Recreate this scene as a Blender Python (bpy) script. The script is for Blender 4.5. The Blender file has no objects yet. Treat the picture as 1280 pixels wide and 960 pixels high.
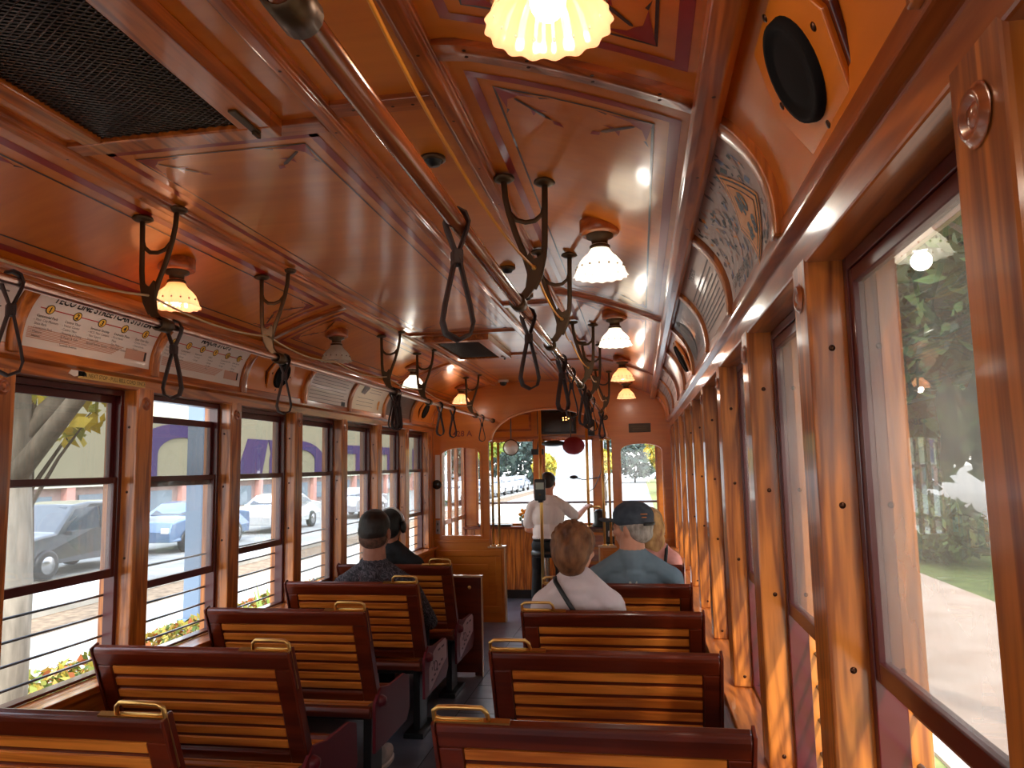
import bpy, bmesh, math, random
from mathutils import Vector, Matrix, Quaternion
random.seed(7)
S = bpy.context.scene
COL = S.collection
PI = math.pi

# ------------------------------------------------------------------ camera, light, exposure
EYE = Vector((0.92, 0.0, 1.58))
YAW, PITCH, ROLL = math.radians(9.591), math.radians(6.286), math.radians(-1.105)
fwd = Vector((-math.sin(YAW)*math.cos(PITCH), math.cos(YAW)*math.cos(PITCH), math.sin(PITCH)))
rgt0 = Vector((math.cos(YAW), math.sin(YAW), 0)); up0 = rgt0.cross(fwd)
rgt = math.cos(ROLL)*rgt0 + math.sin(ROLL)*up0
upv = -math.sin(ROLL)*rgt0 + math.cos(ROLL)*up0
cd = bpy.data.cameras.new('camera'); cam = bpy.data.objects.new('camera', cd); COL.objects.link(cam)
cam.matrix_world = Matrix(((rgt.x, upv.x, -fwd.x, EYE.x), (rgt.y, upv.y, -fwd.y, EYE.y), (rgt.z, upv.z, -fwd.z, EYE.z), (0, 0, 0, 1)))
cd.sensor_width = 36; cd.lens = 930*36/1280; cd.clip_start = .02; cd.clip_end = 600
S.camera = cam
S.view_settings.view_transform = 'Standard'; S.view_settings.look = 'None'
S.view_settings.gamma = 1; S.view_settings.use_curve_mapping = False
S.view_settings.exposure = 0.8
try:
    S.cycles.max_bounces = 9; S.cycles.diffuse_bounces = 5; S.cycles.glossy_bounces = 4
    S.cycles.transparent_max_bounces = 24; S.cycles.sample_clamp_indirect = 6
    S.cycles.caustics_reflective = False; S.cycles.caustics_refractive = False
    S.cycles.use_denoising = True
except Exception:
    pass
SKY_STRENGTH = 3.5
SUN_STRENGTH = 2.2
LAMP_W = 0.8
w = bpy.data.worlds.new('sky'); S.world = w; w.use_nodes = True
nt = w.node_tree; bg = nt.nodes['Background']
tc = nt.nodes.new('ShaderNodeTexCoord'); sx = nt.nodes.new('ShaderNodeSeparateXYZ'); rp = nt.nodes.new('ShaderNodeValToRGB')
nt.links.new(tc.outputs['Generated'], sx.inputs[0]); nt.links.new(sx.outputs['Z'], rp.inputs[0]); nt.links.new(rp.outputs[0], bg.inputs[0])
rp.color_ramp.elements[0].position = 0.0; rp.color_ramp.elements[0].color = (1, .985, .95, 1)
rp.color_ramp.elements[1].position = .8; rp.color_ramp.elements[1].color = (.66, .80, 1, 1)
bg.inputs[1].default_value = SKY_STRENGTH
sl = bpy.data.lights.new('sun', 'SUN'); sl.energy = SUN_STRENGTH; sl.angle = .045; sl.color = (1, .94, .84)
so = bpy.data.objects.new('sun', sl); COL.objects.link(so)
so.rotation_euler = Vector((-.36, .93, -.86)).to_track_quat('-Z', 'Y').to_euler()

# ------------------------------------------------------------------ materials
def lin(c):
    return tuple((v/255/12.92 if v/255 <= .04045 else ((v/255+.055)/1.055)**2.4) for v in c) + (1,)
_m = {}
def mat(name, c, rough=.5, metal=0, coat=0, emit=0, spec=.5):
    if name in _m: return _m[name]
    m = bpy.data.materials.new(name); m.use_nodes = True; b = m.node_tree.nodes['Principled BSDF']
    b.inputs['Base Color'].default_value = lin(c); b.inputs['Roughness'].default_value = rough; b.inputs['Metallic'].default_value = metal
    b.inputs['Coat Weight'].default_value = coat; b.inputs['Coat Roughness'].default_value = .08
    b.inputs['Specular IOR Level'].default_value = spec
    if emit:
        b.inputs['Emission Color'].default_value = lin(c); b.inputs['Emission Strength'].default_value = emit
    _m[name] = m; return m
def wood(name, dark, light, axis='Z', scale=1.0, rough=.35, coat=.6, bands=1.0, coatr=.12):
    m = bpy.data.materials.new(name); m.use_nodes = True; n = m.node_tree.nodes; l = m.node_tree.links; b = n['Principled BSDF']
    tc = n.new('ShaderNodeTexCoord'); mp = n.new('ShaderNodeMapping')
    s = {'X': (1.2, 16, 16), 'Y': (16, 1.2, 16), 'Z': (16, 16, 1.2)}[axis]
    mp.inputs['Scale'].default_value = tuple(v*scale for v in s)
    l.new(tc.outputs['Object'], mp.inputs[0])
    oi = n.new('ShaderNodeObjectInfo'); ad = n.new('ShaderNodeVectorMath'); ad.operation = 'ADD'
    sc = n.new('ShaderNodeVectorMath'); sc.operation = 'SCALE'; sc.inputs['Scale'].default_value = 13.0
    cx = n.new('ShaderNodeCombineXYZ'); l.new(oi.outputs['Random'], cx.inputs[0]); l.new(oi.outputs['Random'], cx.inputs[1]); l.new(oi.outputs['Random'], cx.inputs[2])
    l.new(cx.outputs[0], sc.inputs[0]); l.new(mp.outputs[0], ad.inputs[0]); l.new(sc.outputs[0], ad.inputs[1])
    n1 = n.new('ShaderNodeTexNoise'); n1.inputs['Scale'].default_value = 1.0; n1.inputs['Detail'].default_value = 3; n1.inputs['Distortion'].default_value = .6
    l.new(ad.outputs[0], n1.inputs[0])
    # growth-ring bands from the noise field
    mu = n.new('ShaderNodeMath'); mu.operation = 'MULTIPLY'; mu.inputs[1].default_value = 26*bands; l.new(n1.outputs['Fac'], mu.inputs[0])
    si = n.new('ShaderNodeMath'); si.operation = 'SINE'; l.new(mu.outputs[0], si.inputs[0])
    n2 = n.new('ShaderNodeTexNoise'); n2.inputs['Scale'].default_value = 6; n2.inputs['Detail'].default_value = 4; l.new(ad.outputs[0], n2.inputs[0])
    ma = n.new('ShaderNodeMath'); ma.operation = 'MULTIPLY_ADD'; ma.inputs[1].default_value = .22; ma.inputs[2].default_value = .28; l.new(si.outputs[0], ma.inputs[0])
    mb = n.new('ShaderNodeMath'); mb.operation = 'MULTIPLY_ADD'; mb.inputs[1].default_value = .5; l.new(n2.outputs['Fac'], mb.inputs[0]); l.new(ma.outputs[0], mb.inputs[2])
    r = n.new('ShaderNodeValToRGB'); r.color_ramp.elements[0].position = .2; r.color_ramp.elements[0].color = lin(dark)
    r.color_ramp.elements[1].position = .75; r.color_ramp.elements[1].color = lin(light)
    l.new(mb.outputs[0], r.inputs[0]); l.new(r.outputs[0], b.inputs['Base Color'])
    b.inputs['Roughness'].default_value = rough; b.inputs['Coat Weight'].default_value = coat; b.inputs['Coat Roughness'].default_value = coatr
    bp = n.new('ShaderNodeBump'); bp.inputs['Strength'].default_value = .08; bp.inputs['Distance'].default_value = .002; l.new(n2.outputs['Fac'], bp.inputs['Height']); l.new(bp.outputs[0], b.inputs['Normal'])
    return m
def noisy(name, cols, scale=10, rough=.8, detail=4, bump=0.0, coat=0, stretch=(1, 1, 1)):
    m = bpy.data.materials.new(name); m.use_nodes = True; n = m.node_tree.nodes; l = m.node_tree.links; b = n['Principled BSDF']
    tc = n.new('ShaderNodeTexCoord'); mp = n.new('ShaderNodeMapping'); mp.inputs['Scale'].default_value = stretch
    n1 = n.new('ShaderNodeTexNoise'); n1.inputs['Scale'].default_value = scale; n1.inputs['Detail'].default_value = detail
    l.new(tc.outputs['Object'], mp.inputs[0]); l.new(mp.outputs[0], n1.inputs[0])
    r = n.new('ShaderNodeValToRGB'); e = r.color_ramp.elements
    while len(e) < len(cols): e.new(.5)
    for i, c in enumerate(cols):
        e[i].position = .32+.36*i/max(1, len(cols)-1); e[i].color = lin(c)
    l.new(n1.outputs['Fac'], r.inputs[0]); l.new(r.outputs[0], b.inputs['Base Color']); b.inputs['Roughness'].default_value = rough
    b.inputs['Coat Weight'].default_value = coat
    if bump:
        bp = n.new('ShaderNodeBump'); bp.inputs['Strength'].default_value = bump; bp.inputs['Distance'].default_value = .01; l.new(n1.outputs['Fac'], bp.inputs['Height']); l.new(bp.outputs[0], b.inputs['Normal'])
    return m
def glass(name, tint, haze, hazecol=(225, 225, 220), rough=0.0, refl=1.0):
    m = bpy.data.materials.new(name); m.use_nodes = True; n = m.node_tree.nodes; l = m.node_tree.links
    n.remove(n['Principled BSDF']); out = n['Material Output']
    t = n.new('ShaderNodeBsdfTransparent'); t.inputs[0].default_value = lin(tint)
    g = n.new('ShaderNodeBsdfGlossy'); g.inputs['Roughness'].default_value = rough; g.inputs[0].default_value = (refl, refl, refl, 1)
    lw = n.new('ShaderNodeLayerWeight'); lw.inputs[0].default_value = .5; pw = n.new('ShaderNodeMath'); pw.operation = 'POWER'; pw.inputs[1].default_value = 4.5; l.new(lw.outputs['Facing'], pw.inputs[0])
    f = n.new('ShaderNodeMath'); f.operation = 'MULTIPLY_ADD'; f.inputs[1].default_value = .92; f.inputs[2].default_value = .05 if haze > .045 else .025; l.new(pw.outputs[0], f.inputs[0])
    d = n.new('ShaderNodeBsdfTranslucent'); d.inputs[0].default_value = lin(hazecol)
    d2 = n.new('ShaderNodeBsdfDiffuse'); d2.inputs[0].default_value = lin(hazecol)
    md = n.new('ShaderNodeMixShader'); md.inputs[0].default_value = .5; l.new(d.outputs[0], md.inputs[1]); l.new(d2.outputs[0], md.inputs[2])
    tcn = n.new('ShaderNodeTexCoord'); nz = n.new('ShaderNodeTexNoise'); nz.inputs['Scale'].default_value = 4; nz.inputs['Detail'].default_value = 5
    l.new(tcn.outputs['Object'], nz.inputs[0])
    mm = n.new('ShaderNodeMath'); mm.operation = 'MULTIPLY'; mm.inputs[1].default_value = haze*2; l.new(nz.outputs['Fac'], mm.inputs[0])
    m1 = n.new('ShaderNodeMixShader'); l.new(mm.outputs[0], m1.inputs[0]); l.new(t.outputs[0], m1.inputs[1]); l.new(md.outputs[0], m1.inputs[2])
    m2 = n.new('ShaderNodeMixShader'); l.new(f.outputs[0], m2.inputs[0]); l.new(m1.outputs[0], m2.inputs[1]); l.new(g.outputs[0], m2.inputs[2])
    l.new(m2.outputs[0], out.inputs[0]); return m

M_CEIL = wood('ceiling_veneer', (198, 102, 18), (226, 132, 36), 'X', .25, .32, .68, .25, .13)
M_COVE = wood('cove_veneer', (208, 112, 18), (224, 128, 30), 'Y', .2, .35, .35, .25, .14)
M_OAKZ = wood('oak_upright', (128, 60, 14), (210, 124, 48), 'Z', 1.0, .32, .5, 1.0, .1)
M_OAKY = wood('oak_long', (134, 62, 18), (200, 110, 42), 'Y', 1.0, .3, .7, 1.0, .1)
M_OAKX = wood('oak_across', (128, 60, 22), (186, 100, 44), 'X', 1.0, .3, .6, .8, .1)
M_DARKX = wood('cherry_across', (72, 20, 6), (110, 38, 12), 'X', .7, .28, .45, .5, .1)
M_DARKZ = wood('cherry_upright', (72, 20, 6), (108, 36, 12), 'Z', .7, .28, .45, .5, .1)
M_SLAT = wood('slat_wood', (176, 84, 22), (228, 134, 50), 'X', .9, .35, .25, .7, .15)
M_BULK = wood('bulkhead_veneer', (190, 102, 16), (212, 124, 28), 'X', .4, .38, .35, .3, .2)
M_RAILWOOD = wood('rail_wood', (110, 52, 26), (168, 92, 52), 'Y', 1.0, .2, 1.0, .8, .06)
M_RED = mat('window_red_paint', (80, 6, 8), .35, 0, .3)
M_REDEND = mat('seat_end_red', (104, 18, 32), .45, 0, .1)
M_STRIPE = mat('stripe_red', (150, 26, 22), .3, 0, .5)
M_LINE = mat('stripe_black', (58, 22, 16), .3, 0, .5)
M_BLACK = mat('black_plastic', (16, 15, 16), .4)
M_BRASS = mat('brass', (220, 172, 100), .34, 1)
M_BRONZE = mat('bronze', (86, 66, 46), .42, .7)
M_STEEL = mat('steel', (170, 168, 168), .25, 1)
M_BARS = mat('guard_steel', (110, 116, 122), .4, .6)
M_LEATHER = mat('strap_leather', (46, 24, 20), .6)
M_CORD = mat('cord_yellow', (226, 150, 44), .5)
M_CORDW = mat('cord_pale', (216, 190, 150), .5)
M_PAPER = mat('paper', (226, 214, 206), .45, 0, .3)
M_INK = mat('ink_black', (24, 20, 20), .6)
M_INKR = mat('ink_red', (196, 40, 40), .6)
M_INKY = mat('ink_yellow', (236, 186, 70), .6)
M_GREYINK = mat('ink_grey', (110, 100, 98), .6)
M_SCREW = mat('screw', (70, 40, 24), .3, .8)
M_FLOOR = noisy('floor_rubber', [(80, 82, 92), (112, 114, 126)], 5, .3)
G_UP = glass('glass_tinted', (150, 146, 142), .10, (170, 165, 155), 0, .9)
G_LOW = glass('glass_dusty', (222, 224, 226), .18, (222, 220, 214))
G_LOWR = glass('glass_dusty_sunny', (196, 190, 182), .30, (206, 200, 188))
G_CLEAR = glass('glass_clear', (248, 248, 248), .02)

# ------------------------------------------------------------------ mesh helpers
class MB:
    def __init__(s): s.v = []; s.f = []; s.m = []; s.sm = []
    def add(s, vs, fs, mi=0, smooth=False):
        o = len(s.v); s.v += [tuple(v) for v in vs]
        for f in fs: s.f.append(tuple(o+i for i in f)); s.m.append(mi); s.sm.append(smooth)
        return s
    def box(s, x0, x1, y0, y1, z0, z1, mi=0):
        vs = [(x, y, z) for x in (x0, x1) for y in (y0, y1) for z in (z0, z1)]
        return s.add(vs, [(0, 1, 3, 2), (4, 6, 7, 5), (0, 4, 5, 1), (2, 3, 7, 6), (0, 2, 6, 4), (1, 5, 7, 3)], mi)
    def prism(s, pts, d, axis='Y', a0=0, mi=0, smooth=False):
        """2D polygon extruded from a0 by d along an axis. pts are (x,z) for Y, (y,z) for X, (x,y) for Z"""
        n = len(pts)
        def P(p, t): return {'Y': (p[0], t, p[1]), 'X': (t, p[0], p[1]), 'Z': (p[0], p[1], t)}[axis]
        vs = [P(p, a0) for p in pts]+[P(p, a0+d) for p in pts]
        s.add(vs, [tuple(range(n)), tuple(range(2*n-1, n-1, -1))], mi)
        o = len(s.v)-2*n
        for i in range(n):
            j = (i+1) % n; s.f.append((o+i, o+j, o+n+j, o+n+i)); s.m.append(mi); s.sm.append(smooth)
        return s
    def tube(s, pts, r, n=8, mi=0, close=False, flat=None):
        """round (or flat elliptical) tube; r scalar or list; flat=(w,h,upvector)"""
        pts = [Vector(p) for p in pts]; k = len(pts); rs = r if isinstance(r, (list, tuple)) else [r]*k
        o = len(s.v); prev = None
        for i, p in enumerate(pts):
            if close: t = (pts[(i+1) % k]-pts[i-1])
            else: t = pts[min(i+1, k-1)]-pts[max(i-1, 0)]
            t.normalize()
            if prev is None:
                a = Vector((0, 0, 1)) if abs(t.z) < .9 else Vector((1, 0, 0))
                if flat: a = Vector(flat[2])
                u = (a-t*a.dot(t)).normalized()
            else:
                u = (prev-t*prev.dot(t)); u = u.normalized() if u.length > 1e-6 else prev
            prev = u; v2 = t.cross(u)
            for j in range(n):
                an = 2*PI*j/n
                if flat:
                    c, q = math.cos(an), math.sin(an)
                    c = math.copysign(abs(c)**.5, c); q = math.copysign(abs(q)**.5, q)
                    s.v.append(tuple(p+u*c*flat[0]*rs[i]+v2*q*flat[1]*rs[i]))
                else: s.v.append(tuple(p+(u*math.cos(an)+v2*math.sin(an))*rs[i]))
        for i in range(k if close else k-1):
            for j in range(n):
                a = o+i*n+j; b = o+i*n+(j+1) % n; c = o+((i+1) % k)*n+(j+1) % n; d = o+((i+1) % k)*n+j
                s.f.append((a, b, c, d)); s.m.append(mi); s.sm.append(True)
        if not close:
            s.f.append(tuple(o+j for j in range(n-1, -1, -1))); s.m.append(mi); s.sm.append(False)
            s.f.append(tuple(o+(k-1)*n+j for j in range(n))); s.m.append(mi); s.sm.append(False)
        return s
    def lathe(s, prof, c=(0, 0, 0), n=24, mi=0, axis='Z', flute=None):
        """prof list of (r,h); flute=(count,amp,from_index)"""
        o = len(s.v); k = len(prof)
        for i, (r, h) in enumerate(prof):
            for j in range(n):
                a = 2*PI*j/n; rr = r; hh = h
                if flute and i >= flute[2]:
                    w_ = math.cos(a*flute[0]); rr = r*(1+flute[1]*w_); hh = h-abs(flute[1])*r*w_*(.6 if i >= k-2 else 0)
                p = (rr*math.cos(a), rr*math.sin(a), hh)
                if axis == 'X': p = (p[2], p[0], p[1])
                if axis == 'Y': p = (p[0], p[2], p[1])
                s.v.append((p[0]+c[0], p[1]+c[1], p[2]+c[2]))
        for i in range(k-1):
            for j in range(n):
                s.f.append((o+i*n+j, o+i*n+(j+1) % n, o+(i+1)*n+(j+1) % n, o+(i+1)*n+j)); s.m.append(mi); s.sm.append(True)
        return s
    def ell(s, c, r, mi=0, n=14, rot=None):
        o = len(s.v); k = n//2+1
        vs = []
        for i in range(1, k):
            th = PI*i/k
            for j in range(n):
                a = 2*PI*j/n; vs.append(Vector((r[0]*math.sin(th)*math.cos(a), r[1]*math.sin(th)*math.sin(a), r[2]*math.cos(th))))
        vs += [Vector((0, 0, r[2])), Vector((0, 0, -r[2]))]
        if rot: R = rot.to_matrix() if hasattr(rot, 'to_matrix') else rot; vs = [R @ v for v in vs]
        c = Vector(c); s.v += [tuple(v+c) for v in vs]; R_ = k-1
        for i in range(R_-1):
            for j in range(n):
                s.f.append((o+i*n+j, o+(i+1)*n+j, o+(i+1)*n+(j+1) % n, o+i*n+(j+1) % n)); s.m.append(mi); s.sm.append(True)
        top = o+R_*n
        for j in range(n):
            s.f.append((top, o+j, o+(j+1) % n)); s.m.append(mi); s.sm.append(True)
            s.f.append((top+1, o+(R_-1)*n+(j+1) % n, o+(R_-1)*n+j)); s.m.append(mi); s.sm.append(True)
        return s
    def xf(s, M, start=0):
        for i in range(start, len(s.v)): s.v[i] = tuple(M @ Vector(s.v[i]))
        return s
    def build(s, name, mats, parent=None, bevel=0, loc=None, seg=2):
        me = bpy.data.meshes.new(name); me.from_pydata(s.v, [], s.f)
        if not isinstance(mats, (list, tuple)): mats = [mats]
        for m in mats: me.materials.append(m)
        for i, p in enumerate(me.polygons): p.material_index = s.m[i]; p.use_smooth = s.sm[i]
        me.update()
        bm = bmesh.new(); bm.from_mesh(me); bmesh.ops.recalc_face_normals(bm, faces=bm.faces); bm.to_mesh(me); bm.free()
        o = bpy.data.objects.new(name, me); COL.objects.link(o)
        if parent is not None: o.parent = parent
        if loc: o.location = loc
        if bevel:
            b = o.modifiers.new('bevel', 'BEVEL'); b.width = bevel; b.segments = seg; b.limit_method = 'ANGLE'; b.angle_limit = .6
        return o
def tag(o, label=None, cat=None, group=None, kind=None):
    if label: o['label'] = label
    if cat: o['category'] = cat
    if group: o['group'] = group
    if kind: o['kind'] = kind
    return o
def empty(name, loc, label=None, cat=None, group=None, rz=0, kind=None):
    o = bpy.data.objects.new(name, None); COL.objects.link(o); o.location = loc; o.rotation_euler = (0, 0, rz); o.empty_display_size = .1
    return tag(o, label, cat, group, kind)
def struct(o): o['kind'] = 'structure'; return o
def copy_tree(o, parent=None):
    c = o.copy(); COL.objects.link(c); c.parent = parent
    for ch in o.children: copy_tree(ch, c)
    return c
def plate(outlines, thick, name='tmp'):
    """2D outlines (first outer, others holes) -> MB in (x,z) plane extruded in y (centred)"""
    cu = bpy.data.curves.new(name, 'CURVE'); cu.dimensions = '2D'; cu.fill_mode = 'BOTH'; cu.extrude = thick/2
    for pts in outlines:
        sp = cu.splines.new('POLY'); sp.points.add(len(pts)-1); sp.use_cyclic_u = True
        for i, p in enumerate(pts): sp.points[i].co = (p[0], p[1], 0, 1)
    return curve_mb(cu, lambda x, y, z: (x, -z, y))
def curve_mb(cu, fn):
    ob = bpy.data.objects.new('tmp', cu); COL.objects.link(ob)
    dg = bpy.context.evaluated_depsgraph_get(); me = bpy.data.meshes.new_from_object(ob.evaluated_get(dg))
    b = MB(); b.add([fn(*v.co) for v in me.vertices], [tuple(p.vertices) for p in me.polygons])
    bpy.data.objects.remove(ob); bpy.data.curves.remove(cu); bpy.data.meshes.remove(me); return b
def text_into(mb, string, size, fn, mi, align='LEFT', sx=1.0, bold=0.0):
    cu = bpy.data.curves.new('t', 'FONT'); cu.body = string; cu.size = size; cu.align_x = align; cu.resolution_u = 2; cu.offset = bold
    t = curve_mb(cu, lambda x, y, z: (x*sx, y, z))
    mb.add([fn(v[0], v[1]) for v in t.v], t.f, mi)

# ------------------------------------------------------------------ car geometry constants
HW = 1.23                         # inner face of the posts from the centre line
Y0, Y1 = -2.5, 7.66               # saloon extent
PITCHY = .757
POST = [.70+PITCHY*k for k in range(-4, 10)]
BAY = [(POST[i]+POST[i+1])/2 for i in range(len(POST)-1)]
def cz(o):
    return 1.58+(.8715 if abs(o) < .565 else .942-.22*o*o)
P0, P1c, P2 = (1.205, 2.005), (1.215, 2.165), (1.088, 2.262)
def cove(t, off=0.0, side=1):
    """t 0 bottom .. 1 top; off = inward offset. returns (x,z)"""
    x = (1-t)**2*P0[0]+2*t*(1-t)*P1c[0]+t*t*P2[0]; z = (1-t)**2*P0[1]+2*t*(1-t)*P1c[1]+t*t*P2[1]
    dx = 2*(1-t)*(P1c[0]-P0[0])+2*t*(P2[0]-P1c[0]); dz = 2*(1-t)*(P1c[1]-P0[1])+2*t*(P2[1]-P1c[1])
    L = math.hypot(dx, dz); nx, nz = -dz/L, dx/L      # left normal of upward path = inward (towards -x)
    return (side*(x+nx*off), z+nz*off)
COVEL = sum(math.hypot(cove((i+1)/20)[0]-cove(i/20)[0], cove((i+1)/20)[1]-cove(i/20)[1]) for i in range(20))

# floor
fb = MB(); fb.box(-1.28, 1.28, Y0, 9.1, -.06, 0); struct(fb.build('floor', M_FLOOR))
fl = MB()
for i in range(-8, 30):
    fl.box(-.30, .30, i*.305, i*.305+.004, 0, .0012)
for x in (-.30, 0, .30): fl.box(x-.002, x+.002, Y0, 9.0, 0, .0012)
struct(fl.build('trim_1', mat('floor_joint', (24, 24, 26), .6)))

# ceiling surface (flat centre, cambered sides, coves down to the letterboards)
cb = MB()
prof = [cove(t/8, 0, -1) for t in range(0, 9)]
prof += [(-o, cz(o)) for o in (1.08, .98, .88, .78, .68, .57)]+[(o, cz(o)) for o in (-.3, 0, .3)]+[(o, cz(o)) for o in (.57, .68, .78, .88, .98, 1.08)]
prof += [cove(t/8, 0, 1) for t in range(8, -1, -1)]
up = [(x*1.02, z+.03) for x, z in reversed(prof)]
vs = []; n = len(prof)
ys = [Y0+(Y1-Y0)*i/6 for i in range(7)]
for y in ys: vs += [(x, y, z) for x, z in prof]
fs = [(i*n+j, i*n+j+1, (i+1)*n+j+1, (i+1)*n+j) for i in range(6) for j in range(n-1)]
is_cove = lambda j: j < 8 or j >= n-9
cb.add(vs, [f for k, f in enumerate(fs) if not is_cove(k % (n-1))], 0, True)
cb.add(vs, [f for k, f in enumerate(fs) if is_cove(k % (n-1))], 1, True)
# painted pin-striping laid onto the veneer
def stripe_path(mb, pts, wd, mi, fn):
    for a, b in zip(pts, pts[1:]):
        a = Vector(a); b = Vector(b); d = (b-a).normalized(); nn = Vector((-d.y, d.x))*wd/2; ext = d*wd/2
        k = max(1, int((b-a).length/.1)); 
        for i in range(k):
            p = a+(b-a)*i/k-(ext if i == 0 else d*0); q = a+(b-a)*(i+1)/k+(ext if i == k-1 else d*0)
            mb.add([fn(*(p-nn)), fn(*(q-nn)), fn(*(q+nn)), fn(*(p+nn))], [(0, 1, 2, 3)], mi)
def cfn(h=.0015): return lambda o, y: (o, y, cz(o)-h)
def ornament(mb, ox, oy, sx_, sy_, h=.0018):
    f = cfn(h)
    def q(pts, mi): mb.add([f(ox+sx_*a*.75, oy+sy_*b*.75) for a, b in pts], [tuple(range(len(pts)))], mi)
    q([(0, 0), (.13, .018), (.066, .030), (.050, .050), (.030, .066), (.018, .13)], 2)
    q([(.052, .052), (.060, .052), (.150, .138), (.158, .158), (.138, .150), (.052, .060)], 3)
    q([(.13, .018), (.17, .010), (.135, .026)], 3); q([(.018, .13), (.026, .135), (.010, .17)], 3)
    q([(.112, .096), (.150, .100), (.122, .112)], 2); q([(.096, .112), (.112, .122), (.100, .150)], 2)
    q([(.158, .158), (.182, .162), (.192, .192), (.162, .182)], 2)
def panel_stripes(o0, o1, y0, y1, side_gap=.05, end_gap=.11):
    a0, a1, b0, b1 = o0+side_gap, o1-side_gap, y0+end_gap, y1-end_gap
    stripe_path(cb, [(a0, b0), (a1, b0), (a1, b1), (a0, b1), (a0, b0)], .024, 2, cfn())
    g = .045; a0 += g; a1 -= g; b0 += g; b1 -= g
    stripe_path(cb, [(a0, b0), (a1, b0), (a1, b1), (a0, b1), (a0, b0)], .006, 3, cfn())
    for (x, sx_) in ((a0, 1), (a1, -1)):
        for (y, sy_) in ((b0, 1), (b1, -1)): ornament(cb, x, y, sx_, sy_)
RIBY = [-3.11, -.84, 1.42, 3.68, 5.95]
for a, b in zip(RIBY, RIBY[1:]+[Y1]):
    a = max(a, Y0)
    panel_stripes(.53, 1.07, a, b); panel_stripes(-1.07, -.60, a, b)
for a, b in ((-.9, .85), (1.69, 4.62), (5.72, 7.62)):
    panel_stripes(-.53, .16, a, b, .05, .06)
struct(cb.build('ceiling', [M_CEIL, M_COVE, M_STRIPE, M_LINE]))
# roof shell above
rb = MB(); rb.prism([(-1.42, 1.95), (-1.42, 2.1), (-1.15, 2.5), (-.5, 2.68), (.5, 2.68), (1.15, 2.5), (1.42, 2.1), (1.42, 1.95), (1.30, 1.95), (1.27, 2.12), (1.1, 2.36), (.5, 2.56), (-.5, 2.56), (-1.1, 2.36), (-1.27, 2.12), (-1.30, 1.95)], 12.0, 'Y', Y0-.1)
struct(rb.build('trim_2', mat('roof_cream', (200, 190, 160), .6)))

# ceiling mouldings and ribs
nt_ = [10]
def trim(mb, m, bevel=.003):
    nt_[0] += 1; return struct(mb.build('trim_%d' % nt_[0], m, None, bevel))
def screws(mb, pts, mi=1, r=.006, down=(0, 0, -1)):
    for p in pts:
        d = Vector(down)*.0012
        q = Vector(p)+d; u = Vector((1, 0, 0)) if abs(down[0]) < .5 else Vector((0, 0, 1)); v = Vector((0, 1, 0))
        mb.add([tuple(q+(u*math.cos(a)+v*math.sin(a))*r) for a in [k*PI/4 for k in range(8)]], [tuple(range(8))], mi)
def moulding(o, wd, dz, step=True):
    b = MB(); z = cz(o)
    pts = [(o-wd/2, cz(o-wd/2)+.004), (o-wd/2, z-dz*.5), (o-wd/2+.010, z-dz*.55), (o-wd/2+.014, z-dz), (o+wd/2-.014, z-dz), (o+wd/2-.010, z-dz*.55), (o+wd/2, z-dz*.5), (o+wd/2, cz(o+wd/2)+.004)]
    b.prism(pts, Y1-Y0, 'Y', Y0); screws(b, [(o, y, z-dz) for y in [Y0+.3*i for i in range(int((Y1-Y0)/.3))]], 1, .004)
    trim(b, [M_OAKY, M_SCREW], .003)
moulding(.50, .06, .026); moulding(-.57, .06, .026); moulding(.195, .055, .026)
for s in (-1, 1):
    b = MB(); b.prism([(s*1.045, 2.268), (s*1.045, 2.235), (s*1.06, 2.228), (s*1.085, 2.222), (s*1.1, 2.235), (s*1.105, 2.262)], Y1-Y0, 'Y', Y0)
    screws(b, [(s*1.073, y, 2.224) for y in [Y0+.38*i for i in range(int((Y1-Y0)/.38))]], 1, .004)
    trim(b, [M_OAKY, M_SCREW], .003)
for y in RIBY[1:]:
    for s in (-1, 1):
        b = MB(); os_ = [s*(.53+(1.05-.53)*i/8) if s > 0 else s*(.60+(1.05-.60)*i/8) for i in range(9)]
        pts = [(o, cz(o)+.002) for o in os_]+[(o, cz(o)-.014) for o in reversed(os_)]
        b.prism(pts, .062, 'Y', y-.031, 0, True)
        screws(b, [(o, y+d, cz(o)-.0142) for o in os_[1::2] for d in (-.012, .012)], 1, .0045)
        trim(b, [M_OAKX, M_SCREW], 0)
for (o0, o1, y) in ((-.54, .168, 1.69), (-.54, .168, 4.66), (-.54, .168, .9), (-.54, .168, 5.68), (.223, .47, 1.62), (.223, .47, 3.9), (.223, .47, 6.1)):
    b = MB(); b.box(o0, o1, y-.03, y+.03, cz(0)-.014, cz(0)+.002)
    screws(b, [(o0+(o1-o0)*k/5, y, cz(0)-.0142) for k in (1, 2, 3, 4)], 1, .0045); trim(b, [M_OAKX, M_SCREW], .002)
# cove ribs at every post
for s in (-1, 1):
    for y in POST:
        if y < Y0 or y > Y1-.1: continue
        b = MB(); ts = [i/10 for i in range(11)]
        pts = [cove(t, -.004, s) for t in ts]+[cove(t, .018, s) for t in reversed(ts)]
        b.prism(pts, .052, 'Y', y-.026, 0, True); trim(b, [M_OAKZ, M_SCREW], .003)

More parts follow.
